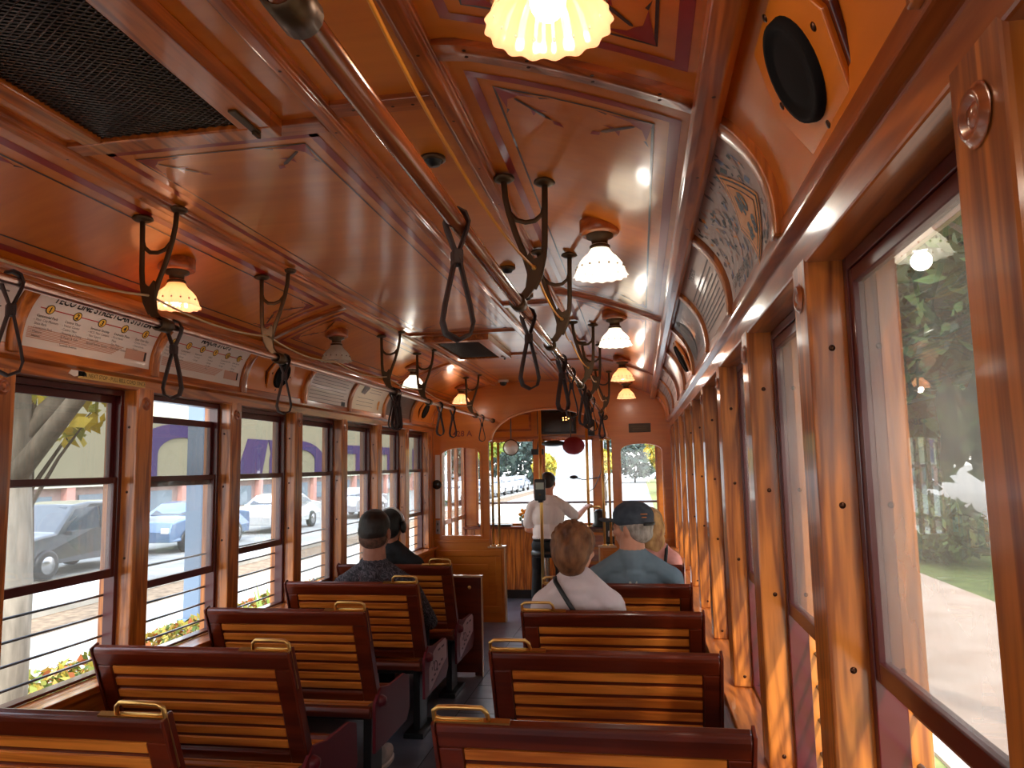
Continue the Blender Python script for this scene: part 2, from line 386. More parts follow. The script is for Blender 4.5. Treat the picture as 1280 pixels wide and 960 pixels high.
# letterboards, posts, sills, lower walls
NAMES = {-1: 'left', 1: 'right'}
for s in (-1, 1):
    b = MB()
    b.prism([(s*1.20, 2.035), (s*1.198, 1.995), (s*1.222, 1.985), (s*1.232, 1.94), (s*1.40, 1.94), (s*1.40, 2.035)], Y1-Y0, 'Y', Y0)
    trim(b, M_OAKY, .004)
    b = MB(); b.box(*sorted((s*1.255, s*1.39)), Y0, Y1, -.85, .72)
    for i in range(14): pass
    struct(b.build('wall_'+NAMES[s], wood('wall_panel_'+NAMES[s], (74, 24, 14), (110, 42, 22), 'Y', .4, .3, .5, .4)))
    b = MB(); b.box(*sorted((s*1.185, s*1.30)), Y0, Y1, .735, .762); b.box(*sorted((s*1.225, s*1.256)), Y0, Y1, .10, .735); trim(b, M_OAKY, .004)
    for y in POST:
        if y > Y1-.05: continue
        b = MB(); b.box(*sorted((s*HW, s*1.30)), y-.055, y+.055, .762, 1.985)
        b.box(*sorted((s*1.30, s*1.39)), y-.05, y+.05, .72, 1.985)
        p = trim(b, [M_OAKZ, M_SCREW], .006)
        r = MB(); prof_ = [(.0, .006), (.008, .006), (.011, .002), (.014, .002), (.018, .007), (.023, .007), (.026, .001), (.030, .001)]
        r.lathe([(a, -s*h) for a, h in prof_], (s*(HW-.0005), y, 1.885), 20, 0, 'X')
        r.build('rosette', M_OAKX, p)
        r = MB()
        for z in (.80, 1.22, 1.50, 1.78):
            r.lathe([(0, -.002), (.005, -.002), (.006, 0)], (s*1.268, y-.055, z), 10, 0, 'Y')
        r.build('screw', M_SCREW, p)
# windows
def window(n_, s, yc, zlow, drop=0.0):
    y0, y1 = yc-(PITCHY-.11)/2, yc+(PITCHY-.11)/2
    fx0, fx1 = s*1.295, s*1.345
    b = MB()
    for (a, c) in ((y0, y0+.022), (y1-.022, y1)): b.box(*sorted((fx0, fx1)), a, c, .762, 1.94)
    b.box(*sorted((fx0, fx1)), y0+.022, y1-.022, .763, .775); b.box(*sorted((fx0, fx1)), y0+.022, y1-.022, 1.915, 1.939)
    wn = struct(b.build('window_%d' % n_, M_RED, None, .002))
    ya, yb = y0+.022, y1-.022
    def sash(name, xa, xb, z0, z1, rb_, rt_, g):
        q = MB(); q.box(*sorted((xa, xb)), ya, ya+.022, z0, z1); q.box(*sorted((xa, xb)), yb-.022, yb, z0, z1)
        q.box(*sorted((xa, xb)), ya+.022, yb-.022, z0, z0+rb_); q.box(*sorted((xa, xb)), ya+.022, yb-.022, z1-rt_, z1)
        o = q.build(name, M_RED, wn, .002)
        xm = (xa+xb)/2; q = MB(); q.add([(xm, ya+.02, z0+rb_-.002), (xm, yb-.02, z0+rb_-.002), (xm, yb-.02, z1-rt_+.002), (xm, ya+.02, z1-rt_+.002)], [(0, 1, 2, 3)]); q.build('pane', g, o)
    if s < 0: sash('upper_sash', s*1.322, s*1.342, 1.535-drop*.3, 1.915-drop, .030, .032, G_UP)
    h = 1.565 if s < 0 else 1.914
    sash('lower_sash', s*1.298, s*1.318, zlow, h, .035, .026, G_LOW if s < 0 else G_LOWR)
    for k in range(5):
        z = .81+k*.085
        q = MB(); q.tube([(s*1.365, y0-.01, z), (s*1.365, y1+.01, z)], .0055, 6); q.build('guard_bar', M_BARS, wn)
    return wn
zl = {2: 1.146, 3: 1.06, 4: 1.12, 5: .775, 6: .775, 7: .775, 8: 1.10}
zr = {0: 1.21, 1: 1.17, 2: 1.15, 3: 1.18, 4: 1.16, 5: 1.17, 6: 1.18, 7: 1.16, 8: 1.17}
wn_ = 0
for i, yc in enumerate(BAY):
    k = i-4
    if yc < Y0: continue
    if yc > Y1: continue
    wn_ += 1; window(wn_, -1, yc, zl.get(k, 1.15), .07 if k == 3 else 0)
    wn_ += 1; window(wn_, 1, yc, zr.get(k, 1.18))
for s in (-1, 1):     # last short stile to the bulkhead
    b = MB(); b.box(*sorted((s*HW, s*1.39)), Y1-.095, Y1, .0, 1.99); trim(b, M_OAKZ, .004)
# rear bulkhead behind the viewer
b = MB(); b.box(-1.4, 1.4, Y0-.05, Y0, -.85, 1.0); b.box(-1.4, -1.15, Y0-.05, Y0, 1, 2.6); b.box(1.15, 1.4, Y0-.05, Y0, 1, 2.6); b.box(-1.15, 1.15, Y0-.05, Y0, 1.9, 2.6); b.box(-.4, -.3, Y0-.05, Y0, 1, 1.9); b.box(.3, .4, Y0-.05, Y0, 1, 1.9)
struct(b.build('wall_rear', M_BULK))

# ------------------------------------------------------------------ front bulkhead
def arch(x0, x1, z0, zs, zt, n=12):
    xc = (x0+x1)/2; a = (x1-x0)/2
    return [(x0, z0), (x1, z0)]+[(xc+a*math.cos(PI*i/n), zs+(zt-zs)*math.sin(PI*i/n)**.8) for i in range(n+1)]
outer = [(-1.24, 0), (-.49, 0), (-.49, .745), (-.64, .745), (-.64, 1.84)]
outer += [(.60*math.cos(PI-PI*i/24), 1.85+.31*math.sin(PI*i/24)) for i in range(25)]
outer += [(.64, 1.84), (.64, .745), (.49, .745), (.49, 0), (1.24, 0)]
rim = [cove(t/8, 0, 1) for t in range(0, 9)]+[(o, cz(o)) for o in (.98, .78, .57, -.57, -.78, -.98)]+[cove(t/8, 0, -1) for t in range(8, -1, -1)]
outer = outer+[(1.24, 1.98)]+rim+[(-1.24, 1.98)]
winL = arch(-1.14, -.73, .87, 1.70, 1.78); winR = arch(.73, 1.14, .87, 1.70, 1.78)
bk = plate([outer, winL, winR], .05); bk.xf(Matrix.Translation((0, Y1+.025, 0)))
bulk = struct(bk.build('wall_front', M_BULK, None, 0))
for wx in (winL, winR):
    cx_ = sum(p[0] for p in wx)/len(wx)
    big = [((p[0]-cx_)*1.10+cx_, (p[1]-1.3)*1.035+1.3) for p in wx]
    q = plate([big, wx], .012); q.xf(Matrix.Translation((0, Y1-.006, 0))); nt_[0] += 1; wf = struct(q.build('trim_%d' % nt_[0], M_BULK))
    q = MB(); q.add([(p[0], Y1+.025, p[1]) for p in wx], [tuple(range(len(wx)))]); q.build('pane', G_CLEAR, wf)
for s in (-1, 1):      # raised lower panel frames and ledges of the bulkhead
    b = MB(); xa, xb = sorted((s*.52, s*1.2))
    for (p, q_, r_, t_) in ((xa, xb, .10, .16), (xa, xb, .66, .72), (xa, xa+.06, .16, .66), (xb-.06, xb, .16, .66)): b.box(p, q_, Y1-.012, Y1, r_, t_)
    b.box(xa+.14, xb-.14, Y1-.008, Y1, .24, .58)
    b.box(*sorted((s*.64, s*1.22)), Y1-.02, Y1, .80, .83); trim(b, M_BULK, .004)
    b = MB(); b.box(*sorted((s*.475, s*.66)), Y1-.02, Y1+.07, .745, .765); b.box(*sorted((s*.475, s*.492)), Y1-.01, Y1+.06, .0, .745); trim(b, mat('pale_ledge', (214, 170, 130), .25, 0, .6), .004)  # ledge and doorway edge, paler than the bulkhead veneer
# arch moulding round the doorway
b = MB(); b.tube([(.605*math.cos(PI-PI*i/24), Y1-.004, 1.85+.315*math.sin(PI*i/24)) for i in range(25)], .013, 8); trim(b, mat('arch_varnish', (222, 146, 92), .25, 0, .6), 0)
b = MB(); b.box(-.645, .645, Y1-.004, Y1+.002, 1.838, 1.85) if False else None
for x, lb in ((-.605, 'left doorway post nearer the wall'), (-.54, 'left doorway post nearer the aisle'), (.54, 'right doorway post nearer the aisle'), (.605, 'right doorway post nearer the wall')):
    e = empty('grab_pole', (x, Y1+.025, .765), 'upright brass grab pole on the doorway ledge, '+lb, 'grab pole')
    b = MB(); b.tube([(0, 0, 0), (0, 0, 1.07)], .013, 12); b.build('pole', M_BRASS, e)
    b = MB(); b.lathe([(0, 0), (.026, 0), (.026, .006), (.014, .014)], (0, 0, 0), 16); b.build('flange', M_BRASS, e); b = MB(); b.lathe([(.014, 1.055), (.024, 1.06), (.024, 1.072), (0, 1.072)], (0, 0, 0), 16); b.build('flange', M_BRASS, e)
# lettering and plaque, fixed to the bulkhead
b = MB(); text_into(b, '428 A', .085, lambda a, c: (-1.02+a, Y1-.003, 1.90+c), 0, 'LEFT', 1.0, .001)
tag(b.build('painted_number', mat('gold_letter', (120, 40, 16), .4)), 'car number 428 A painted in dark letters above the left bulkhead window', 'sign')
e = empty('name_plaque', (.93, Y1-.004, 1.94), 'small dark rectangular plaque above the right bulkhead window', 'plaque')
b = MB(); b.box(-.11, .11, -.004, .004, -.045, .045); b.build('plate', mat('plaque', (62, 44, 30), .4, .5), e, .002)
b = MB(); b.box(-.085, .085, -.006, -.004, .012, .018); b.box(-.07, .07, -.006, -.004, -.008, -.002); b.box(-.08, .08, -.006, -.004, -.026, -.021); b.build('raised_line', M_BRONZE, e)
# switch boxes on the left bulkhead edge
e = empty('wall_notice', (-1.19, Y1-.01, 1.35), 'narrow white notice strip on the left corner of the front bulkhead', 'notice')
b = MB(); b.box(-.02, .03, -.006, 0, -.30, .36); b.build('backing', M_PAPER, e); b = MB(); b.lathe([(0, -.01), (.045, -.01), (.05, 0), (.045, .012)], (.0, -.02, .05), 20, 0, 'Y'); b.build('round_mirror', mat('dark_disc', (40, 32, 30), .25), e)
e = empty('switch_panel', (-1.185, Y1-.01, .96), 'small grey switch panel low on the left corner of the front bulkhead', 'switch')
b = MB(); b.box(-.022, .022, -.012, 0, -.07, .07); b.build('plate', mat('switch_grey', (150, 140, 134), .4, .4), e, .003); b = MB(); b.box(-.006, .006, -.022, -.012, .02, .045); b.build('toggle', M_BLACK, e, .002); b = MB(); b.box(-.006, .006, -.022, -.012, -.045, -.02); b.build('toggle', M_BLACK, e, .002)
e = empty('ceiling_camera', (-.42, 7.40, cz(0)-.0), 'small white domed camera on the ceiling before the doorway arch', 'camera')
b = MB(); b.lathe([(0, 0), (.055, 0), (.055, -.016), (.05, -.024)], (0, 0, 0), 20); b.build('housing', mat('white_plastic', (214, 208, 200), .35), e)
b = MB(); b.lathe([(.038, -.022), (.034, -.045), (.018, -.058), (0, -.062)], (0, 0, 0), 20); b.build('dome', M_BLACK, e)
# small round speakers / sensors in the narrow strip
for y, lb in ((1.957, 'nearest the camera'), (3.16, 'middle one of the three'), (3.72, 'third one along')):
    e = empty('ceiling_sensor', (.375, y, cz(0)-.001), 'small dark round sensor let into the narrow ceiling strip, '+lb, 'sensor')
    b = MB(); b.lathe([(.0, 0), (.036, 0), (.036, -.008), (.028, -.012)], (0, 0, 0), 20); b.build('ring', M_BRONZE, e)
    b = MB(); b.lathe([(.027, -.010), (.02, -.022), (0, -.026)], (0, 0, 0), 20); b.build('lens', M_BLACK, e)

# ------------------------------------------------------------------ driver's cab
FY = 9.05
b = MB()
b.box(-1.24, 1.24, FY, FY+.05, 0, .86); b.box(-1.24, 1.24, FY, FY+.05, 1.90, 2.45)
for x0, x1 in ((-1.24, -1.08), (-.35, -.24), (.37, .47), (1.12, 1.24)): b.box(x0, x1, FY, FY+.05, .86, 1.90)
cw = struct(b.build('wall_cab_front', M_BULK, None, .003))
b = MB()
for i in range(24): b.box(-1.2+i*.1, -1.2+i*.1+.094, FY-.012, FY, .10, .83)
struct(b.build('trim_3', M_OAKZ, None, .003))
b = MB(); b.box(-1.22, 1.22, FY-.02, FY-.001, 0, .10); struct(b.build('trim_4', M_BLACK))
b = MB(); b.box(-1.22, -.30, FY-.16, FY, .83, .858); b.box(.15, 1.22, FY-.20, FY, .83, .858); struct(b.build('trim_5', M_DARKX, None, .004))
wk = 30
for x0, x1 in ((-1.08, -.35), (-.24, .37), (.47, 1.12)):
    wk += 1; b = MB()
    for (p, q, r, t) in ((x0, x0+.02, .86, 1.90), (x1-.02, x1, .86, 1.90), (x0, x1, .86, .885), (x0, x1, 1.875, 1.90)): b.box(p, q, FY+.012, FY+.04, r, t)
    o = struct(b.build('window_%d' % wk, M_OAKZ)); b = MB(); b.add([(x0, FY+.026, .87), (x1, FY+.026, .87), (x1, FY+.026, 1.89), (x0, FY+.026, 1.89)], [(0, 1, 2, 3)]); b.build('pane', G_CLEAR, o)
    b = MB(); b.tube([(x0, FY+.06, 1.13), (x1, FY+.06, 1.13)], .014, 6); b.build('guard_rail', M_RED, o)
b = MB(); b.box(-1.24, 1.24, Y1+.05, FY+.05, 2.40, 2.45); struct(b.build('trim_6', M_CEIL))
# transom mouldings above the windscreen
b = MB(); b.box(-1.2, 1.2, FY-.012, FY, 1.90, 1.935); b.box(-.95, -.38, FY-.01, FY, 2.00, 2.03); b.box(-.95, -.38, FY-.01, FY, 2.2, 2.23); b.box(-.95, -.92, FY-.01, FY, 2.03, 2.2); b.box(-.41, -.38, FY-.01, FY, 2.03, 2.2); struct(b.build('trim_7', M_OAKX, None, .003))
for s in (-1, 1):     # cab side: folding door leaves with glass
    k = 1 if s < 0 else 2
    b = MB(); xs = sorted((s*1.22, s*1.26))
    b.box(*xs, Y1+.05, FY, 1.92, 2.45); 
    for y in (Y1+.05, Y1+.36, Y1+.67, Y1+.98, FY-.05): b.box(*xs, y, y+.055, 0, 1.92)
    b.box(*xs, Y1+.05, FY, 0, .35); b.box(*xs, Y1+.05, FY, .95, 1.0)
    o = struct(b.build('door_%d' % k, M_OAKZ, None, .003)); b = MB(); b.add([(s*1.24, Y1+.1, .35), (s*1.24, FY, .35), (s*1.24, FY, 1.92), (s*1.24, Y1+.1, 1.92)], [(0, 1, 2, 3)]); b.build('pane', G_CLEAR, o)

# ------------------------------------------------------------------ things in the cab
e = empty('destination_display', (-.06, FY-.02, 2.10), 'black electronic destination display with amber dots above the windscreen', 'display')
b = MB(); b.box(-.235, .235, -.07, 0, -.145, .145); b.build('case', M_BLACK, e, .004)
b = MB(); b.box(-.215, .215, -.073, -.070, -.12, .12); b.build('screen', mat('screen_dark', (12, 10, 14), .15), e)
for x, z in ((.085, .045), (.085, .02), (.12, .05), (.12, .02), (.15, .035)): b = MB(); b.ell((x, -.075, z), (.007, .003, .007), 0, 8); b.build('lit_dot', mat('amber_dot', (255, 180, 90), .4, emit=5), e)
e = empty('intercom_handset', (.36, FY-.10, 2.03), 'black handset with pale label hanging beside the display', 'radio')
b = MB(); b.box(-.04, .04, -.02, .02, -.11, .11); b.build('body', M_BLACK, e, .012); b = MB(); b.box(-.026, .026, -.0215, -.02, -.05, .0); b.build('label_patch', M_PAPER, e)
b = MB(); b.tube([(.05, 0, .1), (.09, -.01, -.05), (.12, -.01, -.3), (.10, -.02, -.55), (.02, -.03, -.72), (-.06, -.04, -.78)], .005, 6); b.build('cable', M_BLACK, e)
e = empty('gooseneck_microphone', (.16, FY-.18, 1.43), 'black microphone on a thin bent stalk before the windscreen', 'microphone')
b = MB(); b.tube([(0, 0, 0), (.10, .01, -.03), (.24, .06, -.01), (.29, .16, .0)], .006, 6); b.build('stalk', M_BLACK, e); b = MB(); b.ell((-.02, 0, .005), (.05, .022, .024)); b.build('foam_head', M_BLACK, e)
e = empty('hanging_visor', (.09, 8.62, 1.80), 'dark red rounded cap shaped visor hanging at the top of the windscreen', 'visor')
b = MB(); b.ell((.08, 0, -.0), (.13, .10, .105)); b.build('dome', mat('maroon_cloth', (120, 12, 30), .7), e)
b = MB(); b.ell((-.15, 0, .03), (.15, .10, .035)); b.build('brim', M_BLACK, e)
b = MB(); b.tube([(.05, 0, .06), (.05, 0, .60)], .007, 6); b.build('hanger', M_BRONZE, e)
e = empty('driving_mirror', (-.27, 8.75, 1.74), 'small black rectangular mirror on a bracket left of the red visor', 'mirror')
b = MB(); b.box(-.075, .075, -.012, .012, -.035, .035); b.build('housing', M_BLACK, e, .006); b = MB(); b.tube([(0, 0, .03), (0, .1, .12), (0, .28, .16)], .008, 6); b.build('arm', M_BLACK, e)
e = empty('round_mirror', (-.50, 8.25, 1.785), 'round convex mirror hanging at the top left of the cab windscreen', 'mirror')
b = MB(); b.lathe([(0, -.035), (.04, -.03), (.075, -.012), (.082, 0)], (0, 0, 0), 24, 0, 'Y'); b.build('convex_glass', mat('mirror_reflection_white', (240, 240, 240), .35, .4), e)  # half-matt white paints in the bright windows this mirror would reflect
b = MB(); b.lathe([(.082, -.004), (.092, 0), (.09, .016), (0, .02)], (0, 0, 0), 24, 0, 'Y'); b.build('back_shell', M_BRONZE, e)
b = MB(); b.tube([(0, .01, .08), (0, .02, .62)], .006, 6); b.build('hanger', M_BLACK, e)
for x, y, z0, z1, lb in ((-.105, 7.75, 0.001, 2.38, 'brass stanchion pole beside the card reader, floor to ceiling'), (.31, 8.80, .858, 2.40, 'brass pole rising from the cab dashboard right of the driver')):
    e = empty('stanchion', (x, y, z0), lb, 'pole')
    b = MB(); b.tube([(0, 0, 0), (0, 0, z1-z0)], .017, 14); b.build('pole', M_BRASS, e)
    b = MB(); b.lathe([(0, 0), (.042, 0), (.042, .006), (.02, .016)], (0, 0, 0), 16); b.build('floor_flange', M_BRASS, e)
    b = MB(); b.lathe([(.02, z1-z0-.016), (.04, z1-z0-.006), (.04, z1-z0), (0, z1-z0)], (0, 0, 0), 16); b.build('top_flange', M_BRASS, e)
e = empty('card_reader', (-.105, 7.70, 1.33), 'black card reader with pale screen clamped on the stanchion pole', 'card reader')
b = MB(); b.box(-.058, .058, -.05, -.018, -.11, .11); b.build('case', M_BLACK, e, .012)
b = MB(); b.box(-.042, .042, -.0515, -.05, .005, .075); b.build('screen', mat('lcd', (176, 186, 172), .3), e)
b = MB(); b.lathe([(0, -.052), (.012, -.052), (.014, -.049)], (0, 0, -.05), 14, 0, 'Y'); b.build('button', M_BRONZE, e)
b = MB(); b.box(-.024, .024, -.02, .072, -.13, -.10); b.build('clamp', M_BLACK, e, .004)
e = empty('drive_controller', (.44, 8.80, .858), 'black round drive controller with brass handle on the cab dashboard', 'controller')
b = MB(); b.lathe([(.0, 0), (.09, 0), (.09, .03), (.07, .05), (.07, .17), (.05, .20), (0, .205)], (0, 0, 0), 20); b.build('drum', M_BLACK, e)
b = MB(); b.tube([(0, 0, .205), (0, 0, .23), (-.06, -.03, .235), (-.15, -.08, .225)], .011, 8); b.build('handle', M_BRASS, e)
b = MB(); b.ell((-.155, -.082, .235), (.018, .018, .028)); b.build('handle_grip', M_BLACK, e)
e = empty('log_book', (-.83, 8.96, .859), 'black flat log book lying on the left of the cab dashboard', 'book')
b = MB(); b.box(-.2, .2, -.06, .06, 0, .025); b.build('cover', M_BLACK, e, .004); b = MB(); b.box(-.195, .203, -.057, .057, .005, .02); b.build('pages', M_PAPER, e)
e = empty('flower_pot', (-.46, 8.96, .859), 'small dark flower pot with orange blooms on the cab dashboard', 'plant pot')
b = MB(); b.lathe([(0, 0), (.045, 0), (.06, .07), (.054, .07), (.04, .05), (0, .05)], (0, 0, 0), 16); b.build('pot', M_BLACK, e)
b = MB(); random.seed(3)
for i in range(26): b.ell((random.uniform(-.07, .07), random.uniform(-.05, .05), random.uniform(.07, .16)), (.018, .018, .014), 0, 6)
b.build('leaves', mat('pot_green', (70, 96, 40), .7), e); b = MB()
for i in range(14): b.ell((random.uniform(-.06, .06), random.uniform(-.06, .0), random.uniform(.11, .19)), (.022, .018, .02), 0, 8)
b.build('blossoms', mat('orange_bloom', (236, 150, 40), .7), e)
e = empty('fare_box', (.60, 8.35, 0), 'tall black fare box standing right of the cab dashboard', 'fare box')
b = MB(); b.box(-.11, .11, -.11, .11, 0, .72); b.build('cabinet', mat('fare_grey', (30, 28, 30), .4), e, .01)
b = MB(); b.box(-.09, .09, -.09, .09, .72, .98); b.build('head', M_BLACK, e, .02); b = MB(); b.box(-.05, .05, -.092, -.09, .80, .86); b.build('slot_plate', M_STEEL, e)
e = empty('drivers_stool', (-.13, 8.28, 0), 'wooden box stool with round black seat under the driver', 'stool')
b = MB(); b.lathe([(0, .655), (.15, .655), (.17, .64), (.17, .60), (.15, .585), (0, .585)], (0, 0, 0), 24); b.build('seat', M_BLACK, e)
b = MB(); b.lathe([(.03, .12), (.03, .585)], (0, 0, 0), 12); b.build('post', M_STEEL, e)
b = MB(); b.lathe([(0, 0), (.16, 0), (.16, .02), (.05, .05), (.03, .12)], (0, 0, 0), 20); b.build('base', M_BLACK, e)
e = empty('cab_cupboard', (.34, 8.86, 0), 'small orange wood cupboard with two drawers under the cab dashboard', 'cupboard')
b = MB(); b.box(-.22, .22, -.12, .12, 0, .80); b.build('body', M_BULK, e, .004)
for z in (.48, .64):
    b = MB(); b.box(-.19, .19, -.135, -.12, z, z+.13); d = b.build('drawer', M_OAKX, e, .004); b = MB(); b.ell((0, -.145, z+.065), (.014, .014, .014)); b.build('knob', M_BRASS, d)

# ------------------------------------------------------------------ handrails, brackets, straps, cords
for s, r, m, lb in ((-1, .0125, mat('rail_bright', (240, 206, 190), .3, 1), 'slim bright metal handrail hung along the left side'), (1, .0175, M_RAILWOOD, 'polished brown handrail hung along the right side of the aisle')):
    e = empty('ceiling_handrail', (s*.585, 0, 2.056), lb, 'handrail')
    b = MB(); b.tube([(0, Y0+.05, 0), (0, 2.5, 0), (0, Y1, 0)], r, 14); b.build('rail', m, e)
    b = MB(); b.lathe([(r+.001, 0), (r+.012, .0), (r+.012, -.01), (r+.001, -.016)], (0, Y1, 0), 16, 0, 'Y'); b.build('end_flange', M_BRONZE, e)
BRK = (.67, 2.12, 2.91, 4.44, 5.21, 6.78)
ordn = ['nearest', 'second', 'third', 'fourth', 'fifth', 'sixth', 'seventh', 'eighth', 'ninth', 'tenth', 'eleventh', 'twelfth']
def make_bracket():
    e = empty('rail_bracket', (0, 0, 0))
    fl_ = (1.0, .45, (1, 0, 0))
    b = MB()
    for path, rr in (([(.672, 0, 2.415), (.670, 0, 2.33), (.668, 0, 2.24), (.664, 0, 2.19), (.652, 0, 2.135), (.632, 0, 2.095)], .0095),
                     ([(.548, 0, 2.440), (.552, 0, 2.38), (.562, 0, 2.33), (.583, 0, 2.26), (.606, 0, 2.20), (.62, 0, 2.15), (.628, 0, 2.10)], .0095),
                     ([(.670, 0, 2.345), (.662, 0, 2.318), (.64, 0, 2.300), (.612, 0, 2.297), (.585, 0, 2.306), (.564, 0, 2.33)], .0075)):
        b.tube(path, rr, 8, 0, False, fl_)
    b.prism([(.670, 2.21), (.662, 2.155), (.645, 2.11), (.615, 2.07), (.588, 2.058), (.592, 2.078), (.608, 2.10), (.614, 2.14), (.612, 2.19), (.622, 2.205), (.636, 2.185), (.65, 2.19)], .012, 'Y', -.006)
    b.build('frame', M_BRONZE, e, .002)
    for x, z in ((.672, 2.4225), (.548, 2.4435)):
        b = MB(); b.lathe([(0, 0), (.032, -.002), (.034, -.008), (.024, -.015), (.010, -.018)], (x, 0, z), 20); b.build('disc_foot', M_BRONZE, e)
    b = MB(); b.lathe([(.0185, -.028), (.024, -.026), (.024, .026), (.0185, .028)], (.585, 0, 2.056), 16, 0, 'Y'); b.build('rail_clamp', M_BRONZE, e)
    b = MB(); b.ell((.636, -.012, 2.155), (.008, .008, .008), 0, 8); b.build('cord_eye', M_BRASS, e)
    return e
pb = make_bracket(); first = True
for s, side in ((1, 'right'), (-1, 'left')):
    for i, y in enumerate(BRK):
        o = pb if first else copy_tree(pb); first = False
        o.location = (0, y+(.03 if s < 0 else 0), 0)
        if s < 0: o.rotation_euler = (0, 0, PI); 
        k = i if s > 0 else i
        tag(o, 'bronze forked bracket holding the %s handrail, %s from the camera' % (side, ordn[i] if i else 'nearest one'), 'bracket', 'forked rail brackets')
def strap_pts(L=.235, wdt=.030, cr=.075, off=0):
    pts = []
    top = [(-.020, -.016), (-.023, 0), (-.016, .018), (0, .025), (.016, .018), (.023, 0), (.020, -.016)]
    pts = [(x, z) for x, z in top]
    down = [(.006, -cr), (-.010, -cr-.05), (-wdt, -L+.045), (-wdt*.95, -L+.02), (-wdt*.55, -L+.003), (0, -L-.003)]
    pts = [(-x, z) for x, z in reversed(down)][:-1] if False else pts
    right = [(.004, -cr*.8), (-.006, -cr-.01), (-wdt*.8, -L+.07), (-wdt, -L+.035), (-wdt*.8, -L+.012), (0, -L)]
    left = [(-x, z) for x, z in right[:-1]][::-1]
    return pts+right+left
def make_strap():
    e = empty('hanging_strap', (0, 0, 0))
    b = MB(); P = strap_pts()
    n_ = len(P); path = [(x, .004*math.sin(i/n_*2*PI), z) for i, (x, z) in enumerate(P)]
    b.tube(path, .0155, 8, 0, True, (1.0, .20, (0, 1, 0))); b.build('loop', M_LEATHER, e)
    b = MB(); b.box(-.010, .010, -.016, .016, -.088, -.058); b.build('keeper', M_LEATHER, e, .003)
    return e
ps = make_strap(); first = True
SR = [(1.37, 0, 'nearest to the camera, large in view'), (2.32, 0, 'second along'), (3.36, .3, 'third along'), (3.82, -.2, 'fourth along'), (4.62, .1, 'fifth along'), (5.02, .4, 'sixth along'), (5.55, -.3, 'seventh along'), (6.9, .2, 'last before the doorway')]
SL = [(1.56, .9, 'nearest, at the left edge of the photo'), (2.21, .25, 'in front of the stops map card'), (2.99, .7, 'beside the left speaker'), (4.44, .5, 'first of a bunch past the white cards'), (4.49, 1.0, 'second of a bunch past the white cards'), (4.54, 1.5, 'third of a bunch past the white cards'), (5.55, .8, 'before the orange speaker panel'), (5.95, .7, 'after the orange speaker panel'), (7.1, .4, 'last before the bulkhead')]
for s, lst, side in ((1, SR, 'right'), (-1, SL, 'left')):
    for y, rz, lb in lst:
        o = ps if first else copy_tree(ps); first = False
        o.location = (s*.585, y, 2.056); o.rotation_euler = (0, 0, rz if s < 0 else rz+.45)
        tag(o, 'dark leather strap looped on the %s handrail, %s' % (side, lb), 'hanging strap', 'leather hanging straps')
def cord(pts, m, lb):
    # smooth catenary-like samples between bracket eyes
    P = [Vector(p) for p in pts]; path = []
    for a, b_ in zip(P, P[1:]):
        sag = .035*min(1.5, (b_-a).length)
        for i in range(8): t = i/8; q = a.lerp(b_, t); q.z -= sag*4*t*(1-t); path.append(q)
    path.append(P[-1]); b = MB(); b.tube(path, .0038, 6); tag(b.build('bell_pull', m), lb, 'bell cord')
cord([(.592, .3, 2.31), (.560, 1.45, 2.225), (.636, 2.10, 2.155), (.636, 2.89, 2.155), (.60, 3.7, 2.20), (.636, 4.42, 2.155), (.636, 5.19, 2.155), (.62, 6.76, 2.155), (.6, 7.6, 2.10)], M_CORD, 'yellow bell cord strung under the ceiling past the right brackets')
cord([(-.9, .3, 2.16), (-.72, 1.4, 2.16), (-.636, 2.15, 2.155), (-.636, 2.94, 2.155), (-.66, 3.7, 2.15), (-.636, 4.47, 2.155), (-.636, 5.24, 2.155), (-.62, 6.8, 2.155), (-.62, 7.6, 2.05)], M_CORDW, 'pale bell cord strung along the left brackets')
# ------------------------------------------------------------------ ceiling lamps
def shade_mat(name, col, tr):
    m = bpy.data.materials.new(name); m.use_nodes = True; n = m.node_tree.nodes; l = m.node_tree.links
    n.remove(n['Principled BSDF']); out = n['Material Output']
    t = n.new('ShaderNodeBsdfTranslucent'); t.inputs[0].default_value = lin(col); d = n.new('ShaderNodeBsdfDiffuse'); d.inputs[0].default_value = lin(col)
    g = n.new('ShaderNodeBsdfGlossy'); g.inputs['Roughness'].default_value = .12
    a = n.new('ShaderNodeMixShader'); a.inputs[0].default_value = tr; l.new(d.outputs[0], a.inputs[1]); l.new(t.outputs[0], a.inputs[2])
    c = n.new('ShaderNodeMixShader'); c.inputs[0].default_value = .08; l.new(a.outputs[0], c.inputs[1]); l.new(g.outputs[0], c.inputs[2]); l.new(c.outputs[0], out.inputs[0]); return m
SH_A = shade_mat('shade_amber', (242, 176, 134), .45); SH_W = shade_mat('shade_milk', (236, 232, 218), .55)
BULB = {'a': mat('bulb_warm', (255, 226, 170), .4, emit=7), 'w': mat('bulb_white', (255, 246, 232), .4, emit=6), 'o': mat('bulb_off', (220, 214, 206), .2)}
